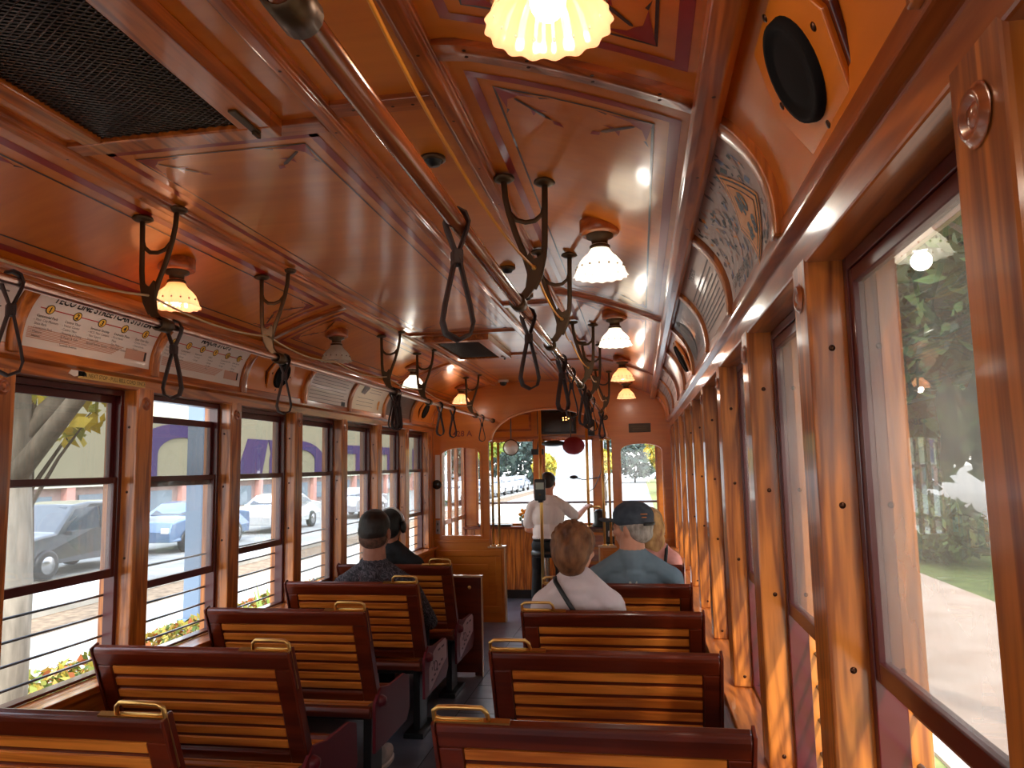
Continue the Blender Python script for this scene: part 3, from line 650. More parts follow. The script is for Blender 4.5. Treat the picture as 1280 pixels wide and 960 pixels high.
def lamp(x, y, kind, lb):
    zc = cz(x)
    e = empty('ceiling_lamp', (x, y, zc), lb, 'ceiling lamp', 'scalloped glass ceiling lamps')
    b = MB(); b.lathe([(0, .012), (.066, .012), (.066, -.030), (.060, -.036), (0, -.036)], (0, 0, 0), 28); b.build('wooden_block', M_OAKX, e)
    b = MB(); b.lathe([(.045, -.036), (.045, -.045), (.028, -.052), (.026, -.07), (.034, -.074), (.034, -.084), (0, -.084)], (0, 0, 0), 20); b.build('socket', M_BRONZE, e)
    b = MB(); pr = [(.030, -.070), (.033, -.085), (.042, -.10), (.058, -.115), (.072, -.132), (.080, -.152), (.086, -.168), (.093, -.176)]
    b.lathe([(r*.97, h) for r, h in pr], (0, 0, 0), 96, 0, 'Z', (16, .025, 3))
    for k in range(16):
        a = 2*PI*k/16; b.ell((.0805*math.cos(a), .0805*math.sin(a), -.150), (.004, .004, .004), 1, 6)
    b.build('shade', [SH_A if kind == 'a' else SH_W, mat('shade_star', (150, 130, 110), .5)], e)
    b = MB(); b.ell((0, 0, -.135), (.027, .027, .034), 0, 16); b.build('bulb', BULB[kind], e)
    if kind != 'o':
        ld = bpy.data.lights.new('lamp_light', 'POINT'); ld.energy = LAMP_W; ld.shadow_soft_size = .03; ld.color = (1, .84, .70) if kind == 'a' else (1, .93, .82)
        lo = bpy.data.objects.new('lamp_light', ld); COL.objects.link(lo); lo.parent = e; lo.location = (0, 0, -.19)
for x, y, k, lb in ((.815, .99, 'a', 'lit amber scalloped glass lamp at the top edge of the photo'),
    (.815, 2.43, 'w', 'lit milky glass lamp on the right, largest of the white ones'), (.815, 3.92, 'w', 'lit milky glass lamp on the right, behind the largest white one'),
    (.815, 5.60, 'a', 'lit amber glass lamp on the right, upper of the two small amber ones'), (.815, 7.15, 'a', 'lit amber glass lamp on the right, closest to the front bulkhead'),
    (-.80, 2.53, 'a', 'lit amber glass lamp on the left above the route map'), (-.80, 4.06, 'o', 'unlit frosted glass lamp on the left'),
    (-.80, 5.56, 'w', 'lit milky glass lamp on the left'), (-.80, 7.15, 'a', 'lit amber glass lamp on the left, closest to the front bulkhead'), (-.80, 1.0, 'a', 'lit amber glass lamp on the left, above the viewer')):
    lamp(x, y, k, lb)
for x in (-.80, .815): lamp(x, -.6, 'a', 'lit amber glass lamp behind the viewer, %s side' % ('left' if x < 0 else 'right'))
# ------------------------------------------------------------------ ceiling vents
def vent(y0, y1, x0, x1, lb):
    z = cz(0); e = empty('ceiling_vent', ((x0+x1)/2, (y0+y1)/2, z), lb, 'vent')
    a, c = (x1-x0)/2, (y1-y0)/2; b = MB()
    f = .075; d = .045
    for (p, q, r, t) in ((-a, a, -c, -c+f), (-a, a, c-f*.8, c), (-a, -a+f*.7, -c+f, c-f*.8), (a-f*1.1, a, -c+f, c-f*.8)): b.box(p, q, r, t, -d, 0)
    b.build('frame', M_OAKY, e, .004)
    b = MB(); b.box(-a+.03, a-.03, -c+.03, c-.03, -.012, -.006); b.build('cavity_shade_sheet', mat('cavity_shade', (10, 8, 8), .9), e)  # near-black sheet, its colour standing in for the shade above the grille
    # expanded-metal grille: crossing diagonal wires
    b = MB(); gx0, gx1, gy0, gy1 = -a+f*.7, a-f*1.1, -c+f, c-f*.8; st = .026; zz = -.030
    def clip(px, py, dx, dy):
        t0, t1 = -9, 9
        for p, d_, lo, hi in ((px, dx, gx0, gx1), (py, dy, gy0, gy1)):
            ta, tb = sorted(((lo-p)/d_, (hi-p)/d_)); t0, t1 = max(t0, ta), min(t1, tb)
        return (t0, t1) if t1 > t0+.005 else None
    N = int((gx1-gx0+gy1-gy0)/st)+2
    for sg in (1, -1):
        for i in range(-N, N):
            px, py = (gx0+i*st, gy0); dx, dy = .86, .5*sg
            if sg < 0: py = gy1
            c_ = clip(px, py, dx, dy)
            if c_: b.tube([(px+dx*c_[0], py+dy*c_[0], zz), (px+dx*c_[1], py+dy*c_[1], zz)], .0026, 4)
    b.build('grille', mat('grille_steel', (96, 86, 80), .3, .8), e)
    b = MB(); b.box(a-.055, a-.035, c-.16, c-.04, -d-.006, -d); b.box(a-.05, a-.04, c-.06, c-.03, -d-.014, -d); b.build('latch', M_BRONZE, e, .002)
    b = MB()
    for i in range(int(2*c/.045)): b.box(-a-.012, -a, -c+.02+i*.045, -c+.05+i*.045, -.02, -.004)
    b.build('hinge', M_BRONZE, e)
vent(.98, 1.66, -.44, .07, 'large wooden framed ceiling vent with black mesh at the upper left')
vent(4.72, 5.62, -.47, -.03, 'smaller dark ceiling vent framed in wood farther along the ceiling')

# ------------------------------------------------------------------ cards, speakers in the coves
def card(side, k, name, lb, fn=None, base=None, cat='poster', t0=.05, t1=.97):
    y0, y1 = POST[k+4]+.03, POST[k+5]-.03     # between cove ribs
    b = MB(); nn = 12; off = .004
    vs = []
    for i in range(nn+1):
        t = t0+(t1-t0)*i/nn; x, z = cove(t, off, side); vs += [(x, y0, z), (x, y1, z)]
    b.add(vs, [(2*i, 2*i+1, 2*i+3, 2*i+2) for i in range(nn)], 0, True)
    L = COVEL*(t1-t0); W = y1-y0
    def M(u, v, h=.0012):   # u 0..W along reading direction, v 0 (top)..L (bottom)
        t = t1-(v/L)*(t1-t0); x, z = cove(max(-.02, min(1.02, t)), off+h, side); return (x, (y0+u) if side < 0 else (y1-u), z)
    mats = [base or M_PAPER, M_INK, M_INKR, M_INKY, M_GREYINK, mat('ink_brown', (206, 158, 136), .6), mat('ink_orange', (236, 150, 50), .6), mat('ink_blue', (110, 124, 156), .6)]
    def rect(u0, u1, v0, v1, mi, h=.0012):
        n_ = max(1, int(abs(v1-v0)/.03)); q = []
        for i in range(n_+1): v = v0+(v1-v0)*i/n_; q += [M(u0, v, h), M(u1, v, h)]
        b.add(q, [(2*i, 2*i+1, 2*i+3, 2*i+2) for i in range(n_)], mi)
    def disc(u, v, r, mi, h): b.add([M(u+r*math.cos(a), v+r*math.sin(a), h) for a in [i*PI/10 for i in range(20)]], [tuple(range(20))], mi)
    def txt(s, u, v, size, mi=1, align='LEFT', sx=1.0, h=.0018, bold=0): text_into(b, s, size, lambda a, c: M(u+a, v-c, h), mi, align, sx, bold)
    def poly(pts, mi, h=.0014): b.add([M(u, v, h) for u, v in pts], [tuple(range(len(pts)))], mi)
    if fn: fn(W, L, rect, disc, txt, poly)
    o = b.build(name, mats); tag(o, lb, cat); return o
def sub_lines(txt, u, v, lines, size=.0135):
    for i, s in enumerate(lines): txt(s, u-(0 if i == 0 else .006), v+i*.0155, size*(1.12 if i == 0 else 1), 1 if i == 0 else 4)
def arrowbar(W, L, rect, x1):
    for i in range(7): rect(.02, x1-.01*i, L-.085+i*.006, L-.081+i*.006, 5, .0012)
    rect(W-.165, W-.03, L-.085, L-.04, 5, .0016); rect(W-.150, W-.055, L-.073, L-.052, 6, .0018); rect(W-.045, W-.032, L-.082, L-.044, 1, .002)
def map1(W, L, rect, disc, txt, poly):
    txt('TECO LINE STREETCAR SYSTEM', W/2, .074, .046, 1, 'CENTER', .83, .0018, .0012)
    rect(.04, W, .104, .108, 2)
    for i, (n_, ls) in enumerate((('1', ('Centennial Park', '- Ybor City Museum', '  State Park', '- Centennial Park', '- Historic', '  Homes')), ('2', ('Centro Ybor', '- Visitor Center', '- Centro Ybor', '- Shopping & Dining', '- El Pasaje & Cafe', '  Theaters', '- Seventh Avenue')), ('3', ('Streetcar Society', '- HCC Ybor Campus', '- Ybor Square', '- Visitor Info', '  Special Events Center')), ('4', ('Cadrecha Plaza', '- Port Hotel', '  Plaza', '- Gas Plant', '- Old Union Station')), ('5', ('East Ybor Bay', '- Cruise Center', '- Channelside', '- Shops')))):
        u = .085+i*.132; disc(u, .106, .020, 1, .002); disc(u, .106, .0165, 3, .0024); txt(n_, u, .117, .031, 1, 'CENTER', 1, .003, .001)
        sub_lines(txt, u-.045, .143, ls)
    arrowbar(W, L, rect, W-.18)
def map2(W, L, rect, disc, txt, poly):
    txt('MAJOR STOPS', .5*W+.02, .074, .046, 1, 'CENTER', .9, .0018, .0012); rect(0, W-.04, .104, .108, 2)
    for i, n_ in enumerate(('6', '7', '8', '9', '10', '11')):
        u = .06+i*.112; disc(u, .106, .020, 1, .002); disc(u, .106, .0165, 3, .0024); txt(n_, u, .115, .025, 1, 'CENTER', .8, .003, .001)
        sub_lines(txt, u-.04, .143, [('York Street', 'Cumberland', 'Aquarium', 'HSBC', 'Convention Ctr', 'Dick Greco')[i], '- Terminal', '- Garage', '- Garden', '- Port', '- History'][:3+(i*2) % 4], .0125)
    arrowbar(W, L, rect, W-.18)
def lines_card(n_, title, col=4):
    def f(W, L, rect, disc, txt, poly):
        txt(title, W/2, .05, .03, 1, 'CENTER')
        for i in range(n_): rect(.04, W-.05-.03*(i % 3), .075+i*(L-.11)/n_, .081+i*(L-.11)/n_, col)
    return f
def wanted(W, L, rect, disc, txt, poly):
    txt('PUBLIC NOTICE', W/2, .045, .03, 1, 'CENTER')
    for i in range(9): rect(.04, W-.05-.04*(i % 2), .065+i*.024, .0685+i*.024, 4)
    rect(W-.12, W-.05, L-.045, L-.015, 1)
def cert(W, L, rect, disc, txt, poly):
    poly([(.12, .05), (.2, .03), (.26, .07), (.22, .13), (.14, .12)], 4); poly([(.15, .06), (.2, .05), (.22, .1), (.17, .1)], 0, .002)
    for i in range(3): rect(.3, .55, .05+i*.025, .054+i*.025, 4)
    for i in range(3): rect(.10, .45, .16+i*.03, .163+i*.03, 4)
    disc(W-.12, L-.09, .025, 6, .0015); disc(W-.12, L-.055, .02, 6, .0015)
def dark_card(W, L, rect, disc, txt, poly):
    disc(.17, L/2, .11, 4, .0014); disc(.17, L/2, .095, 1, .0017); txt('LIVE', .32, .12, .07, 0); txt('MUSIC', .32, .2, .07, 4)
    rect(.32, .6, .22, .23, 4)
def market(W, L, rect, disc, txt, poly):
    random.seed(5)
    for i in range(260):      # crowded colour collage
        u, v = random.uniform(.03, W-.05), random.uniform(.02, L-.02); a, c = random.uniform(.004, .02), random.uniform(.003, .012)
        mi = random.choice([4, 4, 7, 5, 6, 0, 5, 1, 4]); t = random.uniform(0, 3)
        poly([(u+a*math.cos(t), v+a*math.sin(t)), (u-c*math.sin(t), v+c*math.cos(t)), (u-a*math.cos(t), v-a*math.sin(t)), (u+c*math.sin(t), v-c*math.cos(t))], mi, .0013+.0001*(i % 5))
    uc, vc = .50, .155
    def dia(r_, mi, h):
        for i in range(12):
            a0, a1 = -r_+i*r_/6, -r_+(i+1)*r_/6; w0, w1 = r_-abs(a0), r_-abs(a1); q = [(uc-w0, vc+a0), (uc+w0, vc+a0), (uc+w1, vc+a1), (uc-w1, vc+a1)]
            if w0 < 1e-5: q = q[1:]
            elif w1 < 1e-5: q = q[:3]
            poly(q, mi, h)
    dia(.125, 6, .003); dia(.115, 1, .0036); dia(.108, 6, .0042); dia(.09, 1, .0048); dia(.086, 6, .0054)
    txt('40', uc, vc-.005, .07, 1, 'CENTER', 1, .0062, .003); txt('& 8', uc, vc+.055, .06, 1, 'CENTER', 1, .0062, .003)
    txt('VISIT THE MARKET', .06, L-.035, .036, 1, 'LEFT', 1, .003)
card(-1, 2, 'route_map_card', 'white curved route map card headed TECO LINE STREETCAR SYSTEM, stops 1 to 5', map1, cat='map')
card(-1, 3, 'route_map_card', 'white curved map card with stops 6 to 11, behind a leather strap', map2, cat='map')
card(-1, 5, 'notice_card', 'white curved card of wavy printed lines on the left, past the speaker', wanted)
card(-1, 6, 'certificate_card', 'cream curved card with small grey emblem and yellow seal on the left', cert, mat('cream_card', (222, 204, 178), .5))
card(-1, 7, 'advertising_card', 'dark brown curved card with round emblem behind the strap bunch', dark_card, mat('dark_card', (84, 66, 54), .4, 0, .4))
card(-1, 1, 'advertising_card', 'pale curved card at the far left edge of the photo', lines_card(8, 'RIDE'))
card(1, 1, 'advertising_card', 'colourful collage card with black and yellow diamond on the right cove', market, mat('collage_paper', (206, 188, 178), .7))
card(1, 2, 'advertising_card', 'pale curved card with lines of grey print behind the collage card', lines_card(9, 'THE SHOW'), mat('pale_card', (206, 184, 172), .6, 0, .1))
card(1, 3, 'advertising_card', 'blue grey curved card on the right cove before the dark speaker slot', dark_card, mat('bluegrey_card', (116, 126, 138), .35, 0, .5))
card(1, 6, 'advertising_card', 'white blank looking card on the right cove, nearer of the two far ones', lines_card(4, 'TOURS'), mat('pale_card2', (196, 170, 160), .4, 0, .5))
card(1, 7, 'advertising_card', 'white card on the right cove, farthest one before the bulkhead', lines_card(6, 'INFO'), mat('pale_card3', (190, 160, 150), .4, 0, .5))
def speaker(side, k, lb):
    y = BAY[k+4]; x, z = cove(.5, .004, side); ax = math.atan2(cove(.6, 0, 1)[0]-cove(.4, 0, 1)[0], cove(.6, 0, 1)[1]-cove(.4, 0, 1)[1])
    e = empty('cove_speaker', (x, y, z), lb, 'speaker', 'round speakers on wooden hexagons')
    # local frame: a along y, b up the cove, n inward
    bvec = Vector((side*math.sin(ax), 0, math.cos(ax))); nvec = Vector((-side*math.cos(ax), 0, math.sin(ax)))
    T = Matrix.Identity(4)
    for i, v in enumerate((Vector((0, 1, 0)), bvec, nvec)):
        for j in range(3): T[j][i] = v[j]
    def plt(pts, h0, h1, name, m, bev=.003): b = MB(); b.prism(pts, h1-h0, 'Z', h0); b.xf(T); return b.build(name, m, e, bev)
    plt([(-.15, 0), (-.10, -.105), (.10, -.105), (.15, 0), (.10, .105), (-.10, .105)], -.012, .014, 'wooden_hexagon', M_COVE)
    plt([(-.162, 0), (-.108, -.114), (.108, -.114), (.162, 0), (.108, .114), (-.108, .114), ], -.012, .006, 'edge_band', M_DARKX)
    b = MB(); b.lathe([(.0, .024), (.045, .023), (.062, .019), (.066, .026), (.076, .025), (.080, .013)], (0, 0, 0), 32); b.xf(T); b.build('grille', mat('speaker_black', (16, 14, 14), .85, spec=.2), e)
    b = MB()
    for a, c in ((-.11, 0), (.11, 0), (0, .094), (0, -.094)): b.lathe([(0, .0165), (.006, .0155), (.007, .014)], (a, c, 0), 10)
    b.xf(T); b.build('screw', M_SCREW, e)
speaker(1, 0, 'round black speaker on a wooden hexagon at the upper right'); speaker(1, 4, 'round black speaker in the right cove beyond the blue grey card')
speaker(-1, 4, 'round black speaker in the left cove beside the route map cards'); speaker(-1, 8, 'round black speaker in the left cove near the front bulkhead')
b = MB(); b.prism([(2.27+.02, 1.953), (2.27+.42, 1.953), (2.27+.42, 1.981), (2.27+.02, 1.981)], .002, 'X', 0)
b.xf(Matrix.Translation((-1.2245, .26, 0))); pl = None
text_into(b, 'FOR NEXT STOP - PULL BELL CORD ONCE', .0235, lambda a, c: (-1.2220, 2.56+a, 1.9605+c), 1, 'LEFT', .87)
tag(b.build('bell_cord_plate', [mat('plate_gold', (214, 176, 104), .4), M_INK]), 'long yellow plate reading FOR NEXT STOP - PULL BELL CORD ONCE', 'sign')
b = MB(); b.prism([(2.50, 1.966), (2.515, 1.984), (2.545, 1.99), (2.575, 1.984), (2.59, 1.976), (2.60, 1.964), (2.565, 1.962), (2.53, 1.957)], .002, 'X', -1.2245)
tag(b.build('hand_sticker', M_PAPER), 'small worn white sticker on the board above the first left window', 'sticker')
# ------------------------------------------------------------------ benches
TILT = math.atan2(.18, .455); BL = .489
def make_bench(notice):
    """aisle side is +x ; local origin on the floor under the top edge of the back"""
    e = empty('tram_bench', (0, 0, 0)); hw = .3975
    R = Matrix.Translation((0, .012, .922)) @ Matrix.Rotation(TILT, 4, 'X')   # local -z runs down the back
    def bk(b, name, m, bev=.004): b.xf(R); return b.build(name, m, e, bev)
    b = MB()
    b.prism([(-.008, -.004), (0, 0), (.016, 0), (.026, -.006), (.028, -.075), (-.006, -.075), (-.012, -.02)], 2*hw, 'X', -hw)      # (y,z) top rail with rounded lip
    b.box(-hw, -hw+.058, -.006, .028, -BL, -.0752); b.box(hw-.066, hw, -.006, .028, -BL, -.0752); b.box(-hw+.058, hw-.066, -.006, .028, -BL, -.445)
    bk(b, 'backrest', [M_DARKX], .005)
    for sx_ in (-1, 1):
        b = MB(); b.prism([(-.014, .002), (.030, .002), (.034, -BL-.01), (-.010, -BL-.01)], .010, 'X', sx_*hw-(.010 if sx_ < 0 else 0)); bk(b, 'edge_strip', M_DARKZ, .002)
    b = MB(); b.box(-hw+.05, hw-.06, .006, .012, -.44, -.07, 1)
    for i in range(7):
        z = -.081-i*.0515; b.box(-hw+.060, hw-.068, -.002, .012, z-.033, z, 0)
    bk(b, 'back_slats', [M_SLAT, M_DARKX], .002)
    # brass handle on the aisle corner
    b = MB(); x1 = hw+.004; r = .0065
    pts = [(x1-.145, .006, .006), (x1-.140, .006, .030), (x1-.128, .006, .042), (x1-.06, .006, .043), (x1-.014, .006, .041), (x1-.001, .006, .030), (x1, .006, .0), (x1+.002, .006, -.16)]
    b.tube(pts, r, 8); b.box(x1-.20, x1-.002, -.002, .016, -.001, .005); b.tube([(x1-.001, .006, .012), (x1-.02, .006, .007), (x1-.13, .006, .007)], .005, 6); bk(b, 'grab_handle', M_BRASS, 0)
    # seat
    b = MB()
    b.prism([(.10, .415), (.095, .44), (.105, .458), (.135, .462), (.145, .44), (.145, .415)], 2*hw-.01, 'X', -hw+.005, 1)
    b.prism([(.52, .405), (.52, .43), (.535, .448), (.56, .448), (.575, .43), (.57, .40)], 2*hw-.01, 'X', -hw+.005, 1)
    for sx_ in (-1, 1): b.box(*sorted((sx_*hw, sx_*(hw-.05))), .12, .55, .405, .445, 1)
    for i in range(8): b.box(-hw+.05, hw-.05, .155+i*.046, .155+i*.046+.033, .425, .440, 0)
    b.box(-hw+.05, hw-.05, .14, .54, .41, .424, 1)
    b.build('seat', [M_SLAT, M_DARKX], e, .004)
    b = MB(); b.prism([(.12, .25), (.12, .475), (.20, .53), (.33, .505), (.56, .50), (.64, .47), (.655, .30), (.60, .25)], .016, 'X', hw+.002)
    ep = b.build('end_panel', M_REDEND, e, .003)
    b = MB(); b.lathe([(0, .03), (.02, .026), (.026, .012), (.03, 0)], (hw+.018, .19, .47), 16, 0, 'X'); b.build('pivot_boss', M_REDEND, ep)
    if notice:
        b = MB(); x = hw+.0205; b.prism([(.20, .275), (.20, .40), (.30, .475), (.40, .495), (.58, .495), (.60, .47), (.60, .37), (.24, .275)], .0015, 'X', x-.0015, 0)
        for (u, v, w_, h_) in ((.40, .455, .05, .012), (.48, .455, .06, .012), (.26, .375, .012, .02), (.29, .405, .012, .018)): b.box(x, x+.0008, u, u+w_, v, v+h_, 1)
        for i in range(5): b.box(x, x+.0008, .25+i*.055, .25+i*.055+.035, .315+i*.016, .327+i*.016, 1)
        b.tube([(x, .34+.035*math.cos(t*PI/8), .385+.028*math.sin(t*PI/8)) for t in range(16)], .003, 4, 1, True)
        b.build('notice_panel', [mat('pink_notice', (206, 172, 178), .5), mat('notice_ink', (96, 70, 84), .6)], ep)
    b = MB()
    b.box(hw-.10, hw-.06, .27, .43, .03, .41); b.box(hw-.14, hw-.02, .20, .50, 0, .03); b.build('pedestal', M_BLACK, e, .004)
    b = MB(); b.box(-hw+.02, hw-.05, .30, .36, .34, .405); b.build('cross_beam', M_BLACK, e, .004)
    return e
bp = make_bench(False); bn = make_bench(True); used = set()
rows = {-1: (1.885, 2.612, 3.37, 4.19, 4.96), 1: (1.945, 2.69, 3.42, 4.19, 4.97)}
LBL = {(-1, 0): 'cherry bench in the lower left corner of the photo, only its top showing', (-1, 1): 'empty slatted bench on the left, second row from the camera', (-1, 2): 'empty slatted bench on the left directly behind the man in the dark sweater\'s bench',
       (-1, 3): 'slatted bench carrying the man in the dark patterned sweater', (-1, 4): 'bench carrying the person in black with headphones',
       (1, 0): 'empty bench at the bottom centre of the photo with large brass handle', (1, 1): 'empty slatted bench on the right, second row from the camera', (1, 2): 'slatted bench carrying the woman in the pale shirt',
       (1, 3): 'slatted bench carrying the man in the blue cap', (1, 4): 'bench on the right carrying the woman in pink, frontmost of the row'}
for s in (-1, 1):
    for i, y in enumerate(rows[s]):
        nz = (s < 0 and i >= 3); src = bn if nz else bp
        o = src if src.name not in used else copy_tree(src); used.add(src.name)
        o.location = (s*.7675, y, 0)
        if s > 0: o.scale = (-1, 1, 1)
        tag(o, LBL[(s, i)], 'bench', 'slatted cherry tram benches')
e = empty('modesty_panel', (-.735, 5.72, 0), 'solid dark cherry partition board beside the aisle in front of the left benches', 'partition')
b = MB(); b.box(-.42, .42, -.018, .018, .03, .735); b.build('board', M_DARKX, e, .004)
b = MB(); b.box(-.42, .428, -.022, .022, .735, .75); b.box(.42, .428, -.022, .022, .0, .735); b.build('pale_edge', mat('pale_ledge', (214, 170, 130), .25, 0, .6), e, .003)  # paler strip along the top and aisle edge
b = MB(); b.lathe([(0, -.006), (.012, -.005), (.014, 0)], (.33, -.018, .66), 12, 0, 'Y'); b.build('stud', M_BRASS, e)
b = MB(); b.box(-.42, -.36, .018, .03, 0, .70); b.box(.36, .42, .018, .03, 0, .70); b.build('batten', M_DARKZ, e)

# ------------------------------------------------------------------ people
def cap(b, p0, p1, r0, r1, n=12, k=6):
    p0 = Vector(p0); p1 = Vector(p1); pts = []; rs = []
    d = (p1-p0); L = d.length; d.normalize()
    for i in range(4): a = PI/2*i/4; pts.append(p0-d*r0*math.cos(a)); rs.append(max(.002, r0*math.sin(a)))
    for i in range(k+1): t = i/k; pts.append(p0.lerp(p1, t)); rs.append(r0+(r1-r0)*t)
    for i in range(1, 5): a = PI/2*i/4; pts.append(p1+d*r1*math.sin(a)); rs.append(max(.002, r1*math.cos(a)))
    b.tube(pts, rs, n)
def blob(name, b, voxel, m, parent, smooth=3, loc=(0, 0, 0)):
    me = bpy.data.meshes.new('t'); me.from_pydata(b.v, [], b.f); me.update()
    bm = bmesh.new(); bm.from_mesh(me); bmesh.ops.recalc_face_normals(bm, faces=bm.faces); bm.to_mesh(me); bm.free()
    o = bpy.data.objects.new('t', me); COL.objects.link(o)
    r = o.modifiers.new('r', 'REMESH'); r.mode = 'VOXEL'; r.voxel_size = voxel; r.use_smooth_shade = True
    s_ = o.modifiers.new('s', 'SMOOTH'); s_.factor = .5; s_.iterations = smooth
    dg = bpy.context.evaluated_depsgraph_get(); nm = bpy.data.meshes.new_from_object(o.evaluated_get(dg)); bpy.data.objects.remove(o)
    nm.materials.clear(); nm.materials.append(m); nm.name = name
    for p in nm.polygons: p.use_smooth = True
    nm.transform(Matrix.Translation(loc)); q = bpy.data.objects.new(name, nm); COL.objects.link(q); q.parent = parent; return q
def head_shapes(b, hc, yaw, scale=1.0, pitch=0.0):
    """head looks along +y rotated by yaw (positive = towards -x). hc = centre"""
    R = Matrix.Rotation(yaw, 3, 'Z') @ Matrix.Rotation(pitch, 3, 'X'); hc = Vector(hc)
    def E(c, r): b.ell(hc+R @ (Vector(c)*scale), [v*scale for v in r], 0, 20, R)
    E((0, -.012, .025), (.076, .096, .088)); E((0, .030, -.030), (.060, .066, .078)); E((0, .052, -.082), (.036, .032, .026)); E((0, .012, -.055), (.056, .062, .05))
    E((0, .094, -.022), (.012, .020, .022)); E((0, .104, -.034), (.015, .013, .011)); E((0, .086, .010), (.044, .014, .010))
    E((0, .084, -.060), (.026, .014, .007)); E((0, .083, -.070), (.021, .014, .008))
    for s in (-1, 1): E((s*.078, -.008, -.012), (.010, .020, .034)); E((s*.030, .090, -.001), (.013, .010, .007)); E((s*.042, .062, -.028), (.022, .024, .022))
    return R, hc
def hand(b, wrist, direction, palm_up, side=1, curl=.6, sc=1.0):
    w_ = Vector(wrist); d = Vector(direction).normalized(); n_ = Vector(palm_up); n_ = (n_-d*n_.dot(d)).normalized(); t = d.cross(n_)*side
    for i in range(4):
        off = (i-1.5)*.019*sc; base = w_+d*.085*sc+t*off; cap(b, w_+t*off*.6, base, .013*sc, .0115*sc, 8, 3)
        L = (.040, .046, .043, .033)[i]*sc; p = base; dd = d.copy()
        for j, f in enumerate((1, .7, .55)):
            a = curl*(.55+.35*j); dd = (dd*math.cos(a)-n_*math.sin(a)).normalized(); q = p+dd*L*f; cap(b, p, q, (.0088-.0008*j)*sc, (.0082-.0008*j)*sc, 8, 2); p = q
    p = w_+d*.02*sc+t*-.030*sc; q = p+(d*.8-t*.7-n_*.3).normalized()*.042*sc; cap(b, p, q, .013*sc, .010*sc, 8, 2); cap(b, q, q+(d*.9-n_*.5).normalized()*.032*sc, .0095*sc, .008*sc, 8, 2)
def hair_shell(b, hc, R, yb, pieces, sc=1):
    for c, r in pieces: b.ell(hc+R @ (Vector(c)*sc), [v*sc for v in r], 0, 20, R)
SKIN = noisy('skin', [(206, 140, 112), (224, 162, 134)], 8, .5); SKIN2 = noisy('skin_tan', [(150, 92, 70), (172, 110, 84)], 8, .5)
def seated(pid, label, x, y, top, hs, yaw, shoulder, sh_z, lean, skin, shirt, trousers, arm_l, arm_r, sleeves=1.0, neck_r=.052, bulk=1.0, sitz=.45, female=False):
    """arm_l / arm_r: (elbow, wrist) world points. head top z=top"""
    e = empty('person', (x, y, .0), label, 'person'); O = Vector((x, y, 0))
    hc = Vector((x, y, top-.113*hs)); b = MB()
    R, hc = head_shapes(b, hc, yaw, hs)
    nb = Vector((x, y-.015, sh_z+.02)); cap(b, nb, hc+Vector((0, -.018, -.05)), neck_r*1.12, neck_r*.95, 14, 4)
    hipz = sitz+.10; hip = Vector((x, y+lean, hipz))
    def torso(b, g=0.0):
        ch = Vector((x, y+lean*.4, sh_z-.17))
        b.ell(ch, (shoulder*.72*bulk+g, .118*bulk+g, .20), 0, 24); b.ell((x, y+lean*.1, sh_z-.055), (shoulder*.80+g, .088+g, .065+g), 0, 24)
        b.ell((x, y+lean*.8, hipz+.14), (.150*bulk+g, .118*bulk+g, .16), 0, 24); b.ell(hip, (.172*bulk+g, .135+g, .115+g), 0, 24)
        cap(b, (x-shoulder*.32, y-.01, sh_z+.005), (x+shoulder*.32, y-.01, sh_z+.005), .062+g, .062+g, 14, 4)
        cap(b, (x, y-.012, sh_z-.02), (x, y-.012, sh_z+.035), .085+g, .060+g, 16, 3)
        for s in (-1, 1):
            cap(b, (x+s*shoulder*.25, y-.01, sh_z+.018), (x+s*(shoulder-.065), y, sh_z-.058), .052+g, .062+g, 12, 4)
            cap(b, (x+s*(.026 if g else .022), y-.014, sh_z+(.064 if g else .055)), (x+s*(shoulder-.085), y-.005, sh_z-.045), .052+g, .058+g, 12, 4)
        cap(b, (x, y-.014, sh_z+.03), (x, y-.014, sh_z+(.062 if g else .095)), .080+g if g else .064, neck_r*1.06+g*1.6 if g else neck_r, 16, 3)
    torso(b)
    SH = {-1: Vector((x-shoulder+.055, y, sh_z-.06)), 1: Vector((x+shoulder-.055, y, sh_z-.06))}
    for s, (el, wr) in ((-1, arm_l), (1, arm_r)):
        el = Vector(el); wr = Vector(wr); cap(b, SH[s], el, .050, .038); cap(b, el, wr, .038, .027); hand(b, wr, wr-el, (0, 0, 1), s, .5)
    kn = {}; an = {}
    for s in (-1, 1):
        h_ = hip+Vector((s*.085, .02, -.01)); k_ = Vector((x+s*.12, y+lean+.44, sitz+.085)); a_ = Vector((x+s*.12, y+lean+.46, .09)); kn[s], an[s] = k_, a_
        cap(b, h_, k_, .078*bulk, .056); cap(b, k_, a_, .052, .036)
    body = blob('body', b, .0065, skin, e, 2, -O)
    # shirt
    b = MB(); torso(b, .009)
    for s, (el, wr) in ((-1, arm_l), (1, arm_r)):
        el = Vector(el); wr = Vector(wr)
        if sleeves >= 1.5: cap(b, SH[s], el, .066, .052); cap(b, el, el.lerp(wr, .9), .050, .040)
        else: cap(b, SH[s], SH[s].lerp(el, .78*sleeves), .066, .058)
    sh = blob('shirt', b, .008, shirt, e, 3, -O)
    b = MB(); b.ell(hip, (.185*bulk, .150, .11), 0, 24)
    for s in (-1, 1):
        h_ = hip+Vector((s*.085, .02, -.01)); cap(b, h_, kn[s], .092*bulk, .068); cap(b, kn[s], an[s]+Vector((0, 0, .03)), .064, .052)
    blob('trousers', b, .009, trousers, e, 2, -O)
    for s in (-1, 1):
        b = MB(); b.ell(an[s]+Vector((0, .05, -.045)), (.045, .125, .044), 0, 16); b.ell(an[s]+Vector((0, 0, -.01)), (.044, .05, .05), 0, 16); blob('shoe', b, .008, M_BLACK, e, 2, -O)
